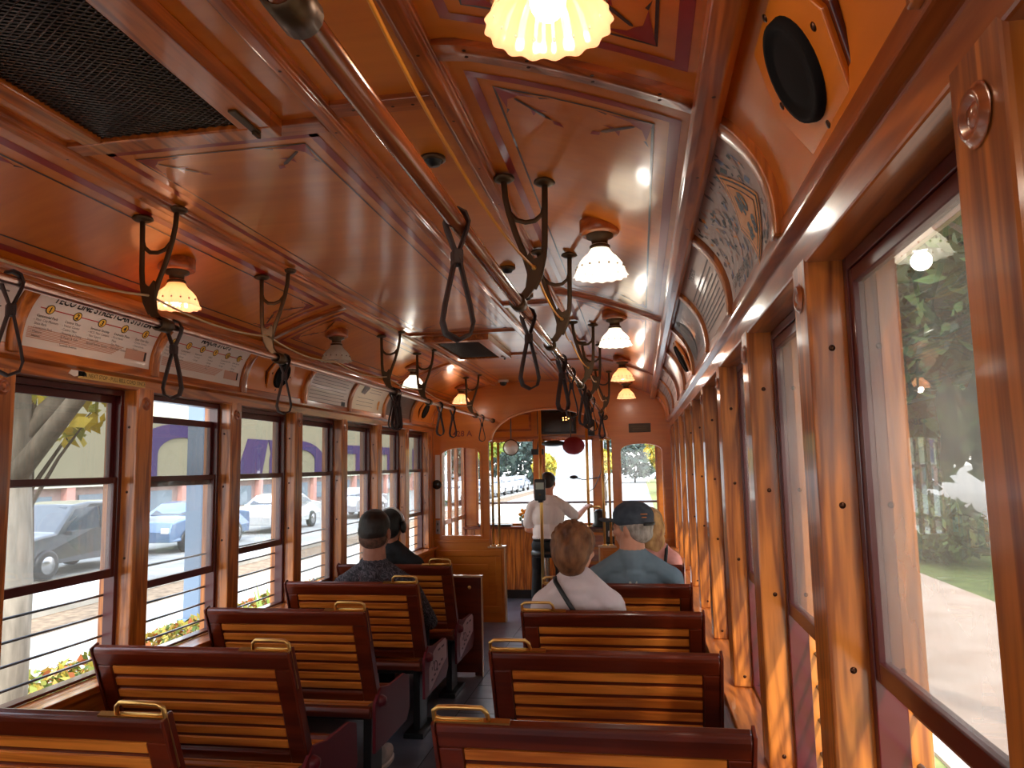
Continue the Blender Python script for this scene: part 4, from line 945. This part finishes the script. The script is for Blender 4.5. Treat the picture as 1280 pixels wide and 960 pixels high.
    return e, hc, R, O, body
def hairmat(n, a, c, s=30): return noisy(n, [a, c], s, .55, 5, .5, 0, (1, 1, .35))
def eyes(e, hc, R, O, hs):
    b = MB()
    for s in (-1, 1): b.ell(hc+R @ (Vector((s*.030, .0975, -.002))*hs)-O, (.006*hs,)*3, 0, 8)
    b.build('eyes', M_BLACK, e)
# man in the dark sweater
knit = bpy.data.materials.new('cable_knit'); knit.use_nodes = True
n = knit.node_tree.nodes; l = knit.node_tree.links; bs = n['Principled BSDF']; tcn = n.new('ShaderNodeTexCoord'); mp = n.new('ShaderNodeMapping'); mp.inputs['Scale'].default_value = (1, .5, 1)
v = n.new('ShaderNodeTexVoronoi'); v.inputs['Scale'].default_value = 44; v.distance = 'CHEBYCHEV'; wv = n.new('ShaderNodeTexWave'); wv.inputs['Scale'].default_value = 22; wv.inputs['Distortion'].default_value = 22; wv.bands_direction = 'DIAGONAL'
l.new(tcn.outputs['Object'], mp.inputs[0]); l.new(mp.outputs[0], v.inputs[0]); l.new(mp.outputs[0], wv.inputs[0])
mx = n.new('ShaderNodeMath'); mx.operation = 'MULTIPLY'; l.new(v.outputs['Distance'], mx.inputs[0]); l.new(wv.outputs['Fac'], mx.inputs[1])
rp = n.new('ShaderNodeValToRGB'); rp.color_ramp.elements[0].color = lin((34, 30, 36)); rp.color_ramp.elements[1].color = lin((92, 82, 90)); rp.color_ramp.elements[1].position = .5; l.new(mx.outputs[0], rp.inputs[0]); l.new(rp.outputs[0], bs.inputs['Base Color']); bs.inputs['Roughness'].default_value = .9
bu = n.new('ShaderNodeBump'); bu.inputs['Strength'].default_value = .6; bu.inputs['Distance'].default_value = .01; l.new(mx.outputs[0], bu.inputs['Height']); l.new(bu.outputs[0], bs.inputs['Normal'])
JEANS = noisy('dark_trousers', [(20, 20, 26), (34, 34, 42)], 30, .85); DARKCLOTH = noisy('black_cloth', [(16, 16, 18), (32, 32, 36)], 14, .85)
e, hc, R, O, body = seated('a', 'man in dark cable knit sweater with short dark hair on the left benches', -.70, 4.44, 1.322, 1.14, 0, .265, .925, .10, SKIN2, knit, JEANS,
    ((-.99, 4.55, .66), (-.86, 4.80, .58)), ((-.405, 4.60, .63), (-.50, 4.84, .585)), 2.0, .068, 1.08)
eyes(e, hc, R, O, 1.02)
b = MB(); hair_shell(b, hc, R, 0, [((0, -.016, .040), (.084, .102, .086)), ((0, -.045, .010), (.080, .076, .077))], 1.13); blob('hair', b, .006, hairmat('hair_black', (22, 15, 12), (46, 32, 26)), e, 2, -O)
b = MB(); hair_shell(b, hc, R, 0, [((0, -.040, -.030), (.077, .072, .060))], 1.13); blob('faded_hair', b, .006, noisy('hair_fade', [(70, 46, 36), (110, 74, 58)], 60, .8), e, 2, -O)
# headphones person
e, hc, R, O, body = seated('b', 'person in black top with white and black headphones, by the left windows', -.865, 5.22, 1.283, 1.0, -.1, .235, .95, .08, SKIN2, DARKCLOTH, JEANS,
    ((-1.08, 5.34, .68), (-.98, 5.6, .60)), ((-.64, 5.38, .66), (-.70, 5.62, .60)), 2.0, .05, 1.0)
b = MB(); hair_shell(b, hc, R, 0, [((0, -.016, .035), (.086, .102, .088)), ((0, -.045, -.01), (.082, .080, .085))]); blob('hair', b, .006, hairmat('hair_jet', (12, 10, 10), (30, 26, 26)), e, 2, -O)
eyes(e, hc, R, O, 1.0)
b = MB(); b.tube([hc-O+R @ Vector((.098*math.cos(a), -.005, .02+.105*math.sin(a))) for a in [PI*i/16 for i in range(17)]], .009, 8, 0, False, (1.6, .7, (0, 1, 0))); hp = b.build('headphones', mat('hp_white', (220, 216, 214), .35), e)
b = MB()
for s in (-1, 1): b.ell(hc-O+R @ Vector((s*.096, -.005, -.01)), (.022, .036, .046), 0, 14)
b.build('ear_cushion', M_BLACK, hp)
# woman in the pale shirt
PALE = noisy('pale_shirt', [(214, 194, 196), (232, 216, 216)], 7, .8, 3, .3)
e, hc, R, O, body = seated('c', 'woman with short auburn hair in a pale pink white shirt with black shoulder strap', .600, 3.66, 1.285, .98, -.45, .215, .975, .06, SKIN, PALE, JEANS,
    ((.375, 3.72, .66), (.45, 3.98, .58)), ((.82, 3.74, .66), (.74, 3.98, .58)), 1.5, .046, .98)
random.seed(11)
b = MB(); hair_shell(b, hc, R, 0, [((0, -.015, .040), (.100, .112, .092)), ((0, -.055, -.005), (.098, .086, .105)), ((0, -.05, -.075), (.070, .058, .050))])
for i in range(110):
    a = random.uniform(0, 2*PI); th = random.uniform(.1, 1.9); p = Vector((.092*math.sin(th)*math.cos(a), -.03+.10*math.sin(th)*math.sin(a)*(1 if math.sin(a) < 0 else .6), .03+.088*math.cos(th))); b.ell(hc+R @ (p*1.04), (.014, .014, .026), 0, 8)
blob('hair', b, .006, hairmat('hair_auburn', (78, 42, 24), (158, 106, 68), 22), e, 2, -O)
eyes(e, hc, R, O, .98)
def over(e, O, pts, r, m, name, flat):
    b = MB(); b.tube([Vector(p)-O for p in pts], r, 8, 0, False, flat); return b.build(name, m, e)
over(e, O, [(.500, 3.60, 1.052), (.505, 3.575, 1.035), (.53, 3.553, 1.00), (.57, 3.535, .94), (.61, 3.53, .88), (.66, 3.535, .80), (.70, 3.56, .72), (.74, 3.62, .62)], .011, M_BLACK, 'bag_strap', (1.0, .35, (1, 0, .4)))
b = MB(); b.tube([hc-O+Vector((.062*math.cos(a), -.005+.06*math.sin(a), -.128-.018*math.sin(a))) for a in [2*PI*i/20 for i in range(20)]], .016, 8, 0, True, (1.4, .6, (0, 0, 1))); b.build('collar', PALE, e)
# man in the cap
BLUE = noisy('blue_grey_tee', [(96, 112, 124), (120, 138, 150)], 5, .85, 3, .2)
e, hc, R, O, body = seated('d', 'heavyset man in blue grey T-shirt and slate baseball cap, from behind on the right', .858, 4.43, 1.335, 1.06, 1.1, .272, .985, .08, SKIN, BLUE, JEANS,
    ((.60, 4.56, .66), (.70, 4.82, .60)), ((1.12, 4.56, .68), (1.03, 4.82, .60)), 1.0, .072, 1.2)
CAPM = noisy('cap_slate', [(54, 62, 74), (76, 86, 98)], 20, .85)
b = MB(); hair_shell(b, hc, R, 0, [((0, -.028, .010), (.088, .098, .070)), ((0, -.05, -.030), (.078, .070, .058))], 1.06); blob('hair', b, .006, hairmat('hair_grey', (120, 112, 104), (186, 178, 168), 40), e, 1, -O)
b = MB(); hair_shell(b, hc, R, 0, [((0, -.012, .062), (.098, .118, .082)), ((0, -.012, .035), (.097, .117, .040))], 1.06); cp = blob('cap', b, .006, CAPM, e, 2, -O)
b = MB(); pr = [(.082*math.cos(a), .09+.105*math.sin(a)) for a in [PI*i/14 for i in range(15)]]; o_ = len(b.v)
b.prism(pr, .006, 'Z', 0); b.v = [tuple(hc-O+R @ (Vector((x_, y_, .046+z_-(.9*x_*x_*3)-.06*(y_-.09)))*1.06)) for x_, y_, z_ in b.v]; b.build('brim', CAPM, cp, .002)
b = MB(); b.tube([hc-O+R @ (Vector((.055*math.cos(a), -.100-.027*math.sin(a), .022))*1.06) for a in [PI*i/8 for i in range(9)]], .006, 6, 0, False, (1.6, .5, (0, 0, 1))); b.build('adjuster_strap', M_BLACK, cp)
b = MB(); text_into(b, 'SUN', .034, lambda a, c: tuple(hc-O+R @ (Vector((.055*math.cos(0)-(a), -.130, .058+c))*1.06)) , 0, 'CENTER') if False else None
b = MB()
for (a0_, a1_, z_) in ((3.9, 4.25, .075), (3.95, 4.2, .058)):
    b.tube([hc-O+R @ (Vector((.099*math.cos(a_), -.012+.119*math.sin(a_), z_))*1.06) for a_ in [a0_+(a1_-a0_)*i/6 for i in range(7)]], .004, 5)
b.build('cap_embroidery', mat('embroidery', (190, 120, 70), .8), cp)
eyes(e, hc, R, O, 1.06)
b = MB(); random.seed(9)
for i in range(16):
    a = random.uniform(0, PI); q = [( .86+.10*math.cos(a)*t+random.uniform(-.01, .01), 4.285-.012*math.sin(t*3)+.0, .845+.085*math.sin(a)*t) for t in (.3, .6, 1)]
    b.tube([Vector(p)-O for p in q], .0035, 5)
b.build('shirt_print', mat('print_pale', (196, 196, 186), .8), e)
# woman in pink
PINK = noisy('pink_top', [(214, 140, 128), (236, 168, 154)], 7, .8)
e, hc, R, O, body = seated('f', 'woman in a pink top with blond hair, partly hidden behind the man in the cap', .960, 5.20, 1.275, .98, .35, .205, .985, .06, SKIN, PINK, JEANS,
    ((.72, 5.32, .70), (.80, 5.58, .60)), ((1.15, 5.34, .70), (1.06, 5.58, .60)), 1.0, .044, 1.0)
b = MB(); hair_shell(b, hc, R, 0, [((0, -.015, .035), (.092, .108, .090)), ((0, -.055, -.02), (.092, .080, .11)), ((.01, -.065, -.10), (.078, .050, .09))]); blob('hair', b, .006, hairmat('hair_blond', (150, 96, 50), (222, 176, 116), 26), e, 1, -O)
over(e, O, [(1.075, 5.21, 1.035), (1.073, 5.165, 1.03), (1.07, 5.12, 1.0), (1.06, 5.085, .93), (1.05, 5.075, .85)], .011, M_BLACK, 'bag_strap', (1.0, .35, (1, 0, 0)))
eyes(e, hc, R, O, .98)
# driver, half sitting on the stool
e = empty('person', (-.11, 8.33, 0), 'tram driver in a white short sleeved shirt and black trousers, from behind in the cab', 'person'); O = Vector((-.11, 8.33, 0)); b = MB()
R, hc = head_shapes(b, Vector((-.10, 8.34, 1.385)), -.12, .98)
cap(b, (-.105, 8.325, 1.20), (-.10, 8.33, 1.34), .062, .052, 14, 4)
def dtorso(b, g=0):
    b.ell((-.11, 8.33, 1.02), (.175+g, .115+g, .19), 0, 24); b.ell((-.11, 8.33, 1.135), (.185+g, .085+g, .06+g), 0, 24); b.ell((-.12, 8.32, .84), (.155+g, .12+g, .15), 0, 24)
    cap(b, (-.17, 8.32, 1.185), (-.05, 8.32, 1.185), .055+g, .055+g); cap(b, (-.105, 8.32, 1.16), (-.105, 8.32, 1.215), .08+g, .056+g)
    for s in (-1, 1): cap(b, (-.11+s*.07, 8.32, 1.195), (-.11+s*.165, 8.33, 1.125), .048+g, .056+g)
dtorso(b)
for sh_, el, wr, s in (((-.285, 8.33, 1.12), (-.345, 8.36, .875), (-.27, 8.58, .82), -1), ((.07, 8.33, 1.12), (.20, 8.46, 1.00), (.285, 8.66, 1.085), 1)):
    cap(b, sh_, el, .048, .038); cap(b, el, wr, .038, .026); hand(b, wr, Vector(wr)-Vector(el), (0, 0, 1), s, .7)
for s in (-1, 1):
    cap(b, (-.12+s*.085, 8.32, .74), (-.13+s*.13, 8.52, .45), .075, .055); cap(b, (-.13+s*.13, 8.52, .45), (-.14+s*.14, 8.45, .10), .05, .035)
blob('body', b, .0065, SKIN, e, 2, -O)
WH = noisy('white_shirt', [(222, 214, 214), (240, 232, 230)], 6, .8, 3, .3, 0, (3, 1, .5))
b = MB(); dtorso(b, .010); cap(b, (-.285, 8.33, 1.12), (-.335, 8.35, .94), .066, .064); cap(b, (.07, 8.33, 1.12), (.165, 8.43, 1.025), .066, .060); b.ell((-.12, 8.32, .79), (.172, .135, .06), 0, 24)
blob('shirt', b, .007, WH, e, 3, -O)
b = MB(); b.ell((-.12, 8.32, .70), (.182, .142, .11), 0, 24)
for s in (-1, 1): cap(b, (-.12+s*.085, 8.33, .72), (-.13+s*.13, 8.52, .45), .092, .070); cap(b, (-.13+s*.13, 8.52, .45), (-.14+s*.14, 8.45, .13), .066, .055)
blob('trousers', b, .008, DARKCLOTH, e, 2, -O)
b = MB(); b.lathe([(.162, -.02), (.166, -.02), (.166, .02), (.162, .02)], (0, 0, 0), 28); b.v = [(x_-.01, y_*.80-.01, z_+.775) for x_, y_, z_ in b.v]; b.build('belt', M_BLACK, e)
for s in (-1, 1):
    b = MB(); b.ell((-.14+s*.14, 8.50, .045), (.045, .13, .043), 0, 16); b.ell((-.14+s*.14, 8.45, .08), (.044, .05, .05), 0, 16); blob('shoe', b, .008, M_BLACK, e, 2, -O)
b = MB(); hair_shell(b, hc, R, 0, [((0, -.014, .042), (.084, .102, .082)), ((0, -.045, .01), (.080, .076, .07))]); blob('hair', b, .006, hairmat('hair_dark', (20, 16, 16), (40, 34, 34)), e, 2, -O)
eyes(e, hc, R, O, .98)
# yellow crossed rail-to-rail glint: sneakers under the left bench
e = empty('sneaker', (-.50, 4.02, 0), 'pale sneaker under the dark sweater man\'s bench beside the aisle', 'shoe')
b = MB(); b.ell((0, 0, .05), (.04, .12, .045), 0, 16); b.ell((0, -.06, .08), (.036, .045, .05), 0, 16); blob('upper', b, .006, mat('sneaker_white', (206, 196, 190), .6), e)
b = MB(); b.prism([(.042*math.cos(a), .128*math.sin(a)) for a in [i*PI/10 for i in range(20)]], .022, 'Z', 0); b.build('sole', M_PAPER, e, .004)

# ------------------------------------------------------------------ outside
GZ = -.85
b = MB(); b.box(-150, 150, -80, 260, GZ-.3, GZ); struct(b.build('ground', noisy('asphalt', [(140, 138, 134), (168, 166, 160)], 1.5, .9)))
def strip(x0, x1, z, m, y0=-60, y1=120):
    global nt_; nt_[0] += 1; b = MB(); b.box(x0, x1, y0, y1, GZ-.1, z); return struct(b.build('trim_%d' % nt_[0], m))
CONC = noisy('concrete_walk', [(170, 164, 150), (196, 188, 174)], 2, .85)
strip(-8.0, -5.7, GZ+.05, CONC); strip(-5.7, -1.6, GZ+.02, noisy('track_bed', [(136, 128, 116), (170, 162, 148)], 3, .9)); strip(-9.2, -8.0, GZ+.04, noisy('mulch', [(96, 76, 56), (140, 116, 90)], 6, .95)); strip(-9.5, -9.2, GZ+.15, CONC)
strip(1.6, 3.2, GZ+.02, noisy('grass_ground', [(112, 116, 60), (150, 150, 84)], 4, .95)); strip(3.2, 6.6, GZ+.05, noisy('pink_walk', [(206, 176, 156), (226, 200, 182)], 1.4, .85)); strip(6.6, 14, GZ+.04, noisy('grass_ground2', [(96, 110, 52), (132, 144, 76)], 3, .95))
def leafy(name, c, r, n_, cols, size, lb, cat, parent=None, kind=None, seed=1, group=None):
    random.seed(seed); b = MB()
    for i in range(n_):
        while True:
            p = Vector((random.uniform(-1, 1), random.uniform(-1, 1), random.uniform(-1, 1)))
            if .25 < p.length < 1: break
        p = Vector((p.x*r[0], p.y*r[1], p.z*r[2])); u = Vector((random.uniform(-1, 1), random.uniform(-1, 1), random.uniform(-1, 1))).normalized(); v_ = u.cross(Vector((random.uniform(-1, 1), random.uniform(-1, 1), random.uniform(-1, 1)))).normalized()
        s_ = size*random.uniform(.6, 1.3); b.add([p-u*s_, p+v_*s_*.5, p+u*s_, p-v_*s_*.5], [(0, 1, 2, 3)], random.randrange(len(cols)))
    o = b.build(name, [mat('leaf_%d_%d_%d' % c_, c_, .8) for c_ in cols], parent, 0, c)
    if lb: tag(o, lb, cat, group, kind)
    return o
G1 = [(60, 84, 44), (84, 110, 56), (44, 62, 40)]; GY = [(196, 170, 40), (214, 190, 70), (150, 150, 50)]; GB = [(74, 92, 84), (96, 116, 100), (60, 76, 70)]
def tree(x, y, h, cr, cols, lb, seed, tr=.18, n_=2200, size=.22, trunkcol=(104, 88, 72), group='street trees'):
    e = empty('street_tree', (x, y, GZ), lb, 'tree', group)
    random.seed(seed); b = MB(); b.tube([(0, 0, -.05), (.05, 0, h*.3), (-.04, .05, h*.55), (.02, 0, h*.85)], [tr*1.2, tr, tr*.8, tr*.4], 12)
    for i in range(5): a = i*1.3; b.tube([(0, 0, h*(.45+.06*i)), (cr[0]*.35*math.cos(a), cr[1]*.35*math.sin(a), h*(.62+.05*i)), (cr[0]*.7*math.cos(a), cr[1]*.7*math.sin(a), h*(.75+.04*i))], [tr*.5, tr*.32, tr*.12], 7)
    b.build('trunk', noisy('bark_%d' % seed, [tuple(int(v*.8) for v in trunkcol), trunkcol], 9, .95, 5, .6, 0, (2, 2, .4)), e)
    leafy('crown', (0, 0, h), cr, n_, cols, size, None, None, e, None, seed); return e
tree(-4.0, 5.15, 5.2, (2.2, 2.2, 1.3), G1, 'pale barked tree trunk close outside the first left window', 21, .18, 1800, .2, (176, 164, 146))
tree(-7.6, 9.3, 4.3, (1.3, 1.3, 1.6), GY, 'thin tree with yellow leaves seen through the first left window', 22, .07, 900, .14)
tree(-4.2, -3.5, 5.5, (2.4, 2.4, 1.3), G1, 'leafy tree behind the viewer on the left walk', 23, .2, 1200)
for i, (x, y) in enumerate(((-5.8, 10.6),)):
    e = empty('lamp_post', (x, y, GZ), 'square blue grey post outside the second left window', 'post')
    b = MB(); b.box(-.13, .13, -.13, .13, 0, 5.2); b.build('shaft', mat('post_blue', (128, 146, 168), .5), e, .01); b = MB(); b.box(-.19, .19, -.19, .19, 0, .25); b.box(-.17, .17, -.17, .17, 5.2, 5.35); b.build('base_and_cap', mat('post_blue', (128, 146, 168), .5), e, .01)
leafy('flower_bed', (-4.95, 8.5, GZ+.2), (.50, 8.0, .30), 9000, [(170, 150, 50), (132, 136, 56), (196, 164, 80), (176, 96, 48), (96, 112, 48)], .06, 'low bed of yellow and green shrubs along the left side of the track', 'flower bed', None, 'stuff', 31)
random.seed(4)
e = empty('grass_tuft', (-3.3, 8.25, GZ), 'spiky green yucca like tuft outside the third left window', 'plant')
b = MB()
for i in range(46):
    a = random.uniform(0, 2*PI); L = random.uniform(.5, 1.25); t = random.uniform(.15, .7); p = Vector((math.cos(a)*t, math.sin(a)*t, 1)).normalized()*L
    s_ = Vector((-math.sin(a), math.cos(a), 0))*.03; b.add([tuple(-s_), tuple(s_), tuple(p*.6+s_*.8+Vector((0, 0, .05))), tuple(p), tuple(p*.6-s_*.8+Vector((0, 0, .05)))], [(0, 1, 2, 3, 4)])
b.build('blades', mat('tuft_green', (140, 160, 70), .6), e)
b = MB(); b.lathe([(.06, 0), (.05, .2), (.02, .3)], (0, 0, 0), 10); b.build('stem', mat('tuft_stem', (120, 110, 60), .8), e)
def car(x, y, col, lb, rz=0, suv=False):
    e = empty('parked_car', (x, y, GZ), lb, 'car', 'parked cars', rz)
    H = 1.72 if suv else 1.45; L2 = 2.3
    pr = [(-L2, .35), (-L2-.02, .62), (-L2+.1, .90), (-L2+.75, 1.0), (-1.05 if not suv else -1.15, 1.04), (-.45, H-.06), (.1, H), (1.2, H-.02) if suv else (.9, H-.05), (1.95, H-.12) if suv else (1.7, 1.08), (L2-.02, 1.0), (L2, .6), (L2-.05, .32)]
    b = MB(); W = .9
    n_ = len(pr)
    for sgn, w0, w1 in ((-1, 0, 0),): pass
    secs = [(-W, .0), (-W+.06, .03), (-.3, .045), (.3, .045), (W-.06, .03), (W, 0)]
    vs = []
    for xx, up_ in secs:
        for (yy, zz) in pr: 
            inset = .16 if zz > 1.06 else 0
            vs.append((xx*(1-inset), yy, zz+up_*(1 if zz > .6 else 0)))
    fs = [(i*n_+j, i*n_+(j+1) % n_, (i+1)*n_+(j+1) % n_, (i+1)*n_+j) for i in range(5) for j in range(n_)]+[tuple(range(n_)), tuple(range(6*n_-1, 5*n_-1, -1))]
    b.add(vs, fs); b.build('body', mat('car_%d_%d_%d' % col, col, .25, .3, 1), e, .03)
    b = MB(); gl = mat('car_glass', (46, 56, 66), .08)
    for s in (-1, 1):
        pts = [(-.95, 1.08), (-.42, H-.13), (.30, H-.10), (.30, 1.08)]; pts2 = [(.38, 1.08), (.38, H-.10), ((1.75 if suv else 1.0), H-.18), ((1.85 if suv else 1.45), 1.08)]
        for q in (pts, pts2): b.add([(s*W*(.99 if z < 1.1 else .865), y_, z) for y_, z in q], [(0, 1, 2, 3)])
    b.add([(-.68, -1.03, 1.09), (.68, -1.03, 1.09), (.62, -.50, H-.08), (-.62, -.50, H-.08)], [(0, 1, 2, 3)]); b.v = [(x_, y_-.02 if abs(x_) < .7 else y_, z) for x_, y_, z in b.v]
    b.build('windows', gl, e)
    for s in (-1, 1):
        for yy in (-1.4, 1.42):
            b = MB(); b.lathe([(0, -.10), (.30, -.10), (.345, -.08), (.345, .08), (.30, .10), (0, .10)], (s*(W-.06), yy, .345), 20, 0, 'X'); wh = b.build('wheel', M_BLACK, e)
            b = MB(); b.lathe([(0, s*.108), (.20, s*.108), (.21, s*.09)], (s*(W-.06), yy, .345), 16, 0, 'X'); b.build('hubcap', M_STEEL, wh)
        b = MB(); b.box(*sorted((s*(W-.3), s*(W-.05))), -L2-.03, -L2+.03, .62, .78); b.build('headlamp', mat('headlamp', (230, 230, 226), .2), e, .01)
        b = MB(); b.box(*sorted((s*(W-.02), s*(W+.14))), -.82, -.68, .98, 1.08); b.build('wing_mirror', mat('car_%d_%d_%d' % col, col), e, .01)
    return e
car(-13.6, 16.9, (50, 54, 60), 'dark grey off road vehicle in the street outside the first left window', 0, True)
car(-13.8, 22.7, (90, 120, 160), 'light blue sedan in the street outside the second left window')
car(-14.0, 29.2, (206, 206, 204), 'white sedan in the street outside the third left window')
car(-13.6, 37, (160, 160, 166), 'silver sedan in the street outside the fourth left window')
car(-13.8, 9.5, (200, 200, 200), 'white car in the street beyond the left edge of the photo')
for i in range(5):
    car(-11.2+.1*i, 48+i*5.8, [(210, 212, 214), (70, 74, 84), (190, 194, 200), (226, 226, 226), (110, 120, 136), (60, 60, 66), (200, 204, 210)][i], 'small distant parked car number %s in the row ahead, seen through the left cab windscreen' % ordn[i+1] if i else 'nearest distant parked car of the row ahead, seen through the left cab windscreen')
# building on the left with its big lettered band
e = empty('street_building', (-24, 0, GZ), 'long cream building across the street with big purple letters on its upper band', 'building')
b = MB(); b.box(-.4, 0, -20, 110, 1.95, 9.0); b.build('upper_band', mat('building_cream', (196, 190, 160), .8), e)
b = MB(); b.box(-.6, -.2, -20, 110, 0, 1.95)
b.build('ground_storey', noisy('building_brick', [(150, 120, 112), (172, 146, 136)], 2, .9), e)
b = MB()
for i in range(30): b.box(-.25, -.12, -16+i*4.2, -16+i*4.2+2.6, .3, 1.5)
b.build('shopfront_windows', mat('shop_glass', (120, 134, 144), .15), e)
b = MB()
for i in range(30): b.box(-.2, .1, -17+i*4.2, -17+i*4.2+.5, 0, 1.85)
b.build('piers', mat('pier_pink', (206, 150, 136), .8), e)
b = MB(); b.box(-.1, .12, -20, 110, 1.85, 2.0); b.box(-.1, .15, -20, 110, 8.8, 9.1); b.build('string_course', mat('building_trim', (214, 208, 186), .8), e)
def letter(polys, name='letter'):
    for pts in polys: pass
PURP = mat('sign_purple', (84, 62, 130), .6)
def ring(yc, z0, z1, w_, st, half=False):
    n_ = 14; zc = z0+(z1-z0)*.45; m_ = MB()
    o1 = [(yc+w_*math.cos(PI*i/n_), zc+(z1-zc)*math.sin(PI*i/n_)) for i in range(n_+1)]; o2 = [(yc+(w_-st)*math.cos(PI*i/n_), zc+(z1-zc-st*.4)*math.sin(PI*i/n_)) for i in range(n_+1)]
    o1 = [(yc+w_, z0)]+o1+[(yc-w_, z0)]; o2 = [(yc+w_-st, z0)]+o2+[(yc-w_+st, z0)]
    for i in range(len(o1)-1): m_.prism([o1[i], o1[i+1], o2[i+1], o2[i]], .08, 'X', .0)
    return m_
zb, zt = 2.0, 4.5
L_ = []
L_.append(ring(37.7, zb, zt+.6, 4.2, 1.9))
m_ = MB(); m_.prism([(43.2, zb), (46.3, zb), (47.2, zt), (44.6, zt)], .08, 'X'); m_.prism([(48.3, zb), (49.6, zb), (48.6, zt), (47.3, zt)], .08, 'X'); L_.append(m_)
L_.append(ring(51.9, zb, zt+.1, 4.4, 1.6))
m_ = MB(); m_.prism([(61.0, zt-.75), (63.2, zt-.75), (63.2, zb), (65.0, zb), (65.0, zt), (61.0, zt)], .08, 'X'); L_.append(m_)
m_ = MB(); m_.prism([(69.4, zt-.7), (71.6, zt-.7), (71.6, zb), (73.0, zb), (73.0, zt), (69.4, zt)], .08, 'X'); L_.append(m_)
m_ = MB(); m_.prism([(80, zb), (82.5, zb), (82.5, zt), (80, zt)], .08, 'X'); L_.append(m_)
for m_ in L_: m_.build('letter', PURP, e)
# view ahead
e = empty('office_block', (-6.4, 76, GZ), 'pale grey building straight ahead beyond the cab windscreen', 'building')
b = MB(); b.box(-3.2, 3.2, 0, 12, 0, 16); b.build('walls', mat('office_grey', (196, 198, 204), .8), e)
b = MB()
for i in range(5):
    for j in range(6): b.box(-2.7+i*1.15, -2.1+i*1.15, -.06, 0, 1+j*2.3, 2.3+j*2.3)
b.build('windows', mat('office_glass', (150, 160, 172), .2), e)
b = MB(); b.box(-3.4, 3.4, -.2, 12.2, 16, 16.4); b.build('cornice', CONC, e)
for i, (x, y, h, cols, lb) in enumerate(((-17.6, 82, 4.2, GB, 'blue green tree mass ahead, left'), (-12.6, 96, 3.6, GB, 'blue green tree ahead, beside the grey building'), (-6.2, 34, 3.7, [(170, 180, 60), (120, 150, 60), (190, 190, 80)], 'yellow green tree ahead left, seen at the top of the left windscreen'),
        (-3.9, 38, 2.35, GY, 'yellow leaved tree ahead behind the driver\'s head'), (-1.2, 45, 2.6, GY, 'yellow leaved tree ahead behind the brass pole'), (2.2, 30, 2.9, [(206, 176, 60), (180, 160, 60), (120, 130, 50)], 'yellow crowned palm ahead in the right bulkhead window'),
        (4.2, 36, 2.3, GY, 'second yellow tree ahead in the right bulkhead window'), (6.4, 62, 3.4, GB, 'dark green tree far ahead on the right'), (0.2, 98, 4, GB, 'blue green tree far ahead in the centre'))):
    tree(x, y, h, (((.62 if -5 < x < 0 else 1.1)) if y < 50 else 5.2, .9 if y < 50 else 4.5, (.7 if -5 < x < 0 else .95) if y < 50 else 3.4), cols, lb, 40+i, .08, 1500, .13 if y < 50 else .5)
e = empty('traffic_barrel', (3.55, 27, GZ), 'orange and white striped traffic barrel ahead in the right bulkhead window', 'traffic barrel')
b = MB()
for i in range(5): b.lathe([(.28-.015*i, i*.2), (.27-.015*i, i*.2+.2)], (0, 0, 0), 18, i % 2)
b.build('drum', [mat('barrel_orange', (226, 90, 40), .6), M_PAPER], e); b = MB(); b.box(-.12, .12, -.015, .015, 1.0, 1.1); b.build('handle', M_BLACK, e)
e = empty('round_sign', (3.95, 24.5, GZ), 'round green sign disc on a thin pole ahead on the right', 'sign')
b = MB(); b.tube([(0, 0, 0), (0, 0, 2.5)], .035, 8); b.build('pole', M_STEEL, e); b = MB(); b.lathe([(0, -.02), (.26, -.02), (.26, .02), (0, .02)], (0, -.04, 2.3), 24, 0, 'Y'); b.build('disc', mat('sign_green', (20, 160, 130), .5), e)
e = empty('utility_pole', (4.6, 28, GZ), 'thin grey leaning pole ahead in the right bulkhead window', 'pole')
b = MB(); b.tube([(0, 0, 0), (-.7, 0, 7)], [.08, .05], 8); b.build('shaft', mat('pole_grey', (120, 116, 112), .7), e); b = MB(); b.box(-1.4, .1, -.04, .04, 6.5, 6.6); b.build('crossarm', mat('pole_grey', (120, 116, 112), .7), e)
e = empty('warning_sign', (5.05, 26, GZ), 'round yellow sign high up at the right edge of the bulkhead window', 'sign')
b = MB(); b.tube([(0, 0, 0), (0, 0, 3.2)], .04, 8); b.build('pole', M_STEEL, e); b = MB(); b.lathe([(0, -.02), (.36, -.02), (.36, .02), (0, .02)], (0, -.05, 2.95), 24, 0, 'Y'); b.build('disc', mat('sign_yellow', (246, 180, 20), .5), e)
# right-hand side
for i in range(12):
    x = 8.6+(i % 3)*1.1; y = -8+i*4.6
    leafy('hedge_shrub', (x-.9, y, GZ+.75), (1.0, 2.6, .8), 1500, [(70, 92, 50), (100, 120, 66), (54, 74, 44)], .13, 'rounded green shrub of the hedge beyond the right walk, %s from the back' % ordn[i], 'shrub', None, None, 60+i, 'hedge shrubs')
for i in range(9):
    tree(14.0+(i % 2)*1.0, -12+i*8.4, 7.5, (3.2, 4.1, 6.6), G1, 'dark green tree behind the hedge on the right, %s from the back' % ordn[i], 80+i, .2, 3400, .55)
tree(4.7, 6.2, 5.4, (1.8, 1.8, 1.2), G1, 'street tree with a bare trunk on the right walk', 99, .16, 900, .2)
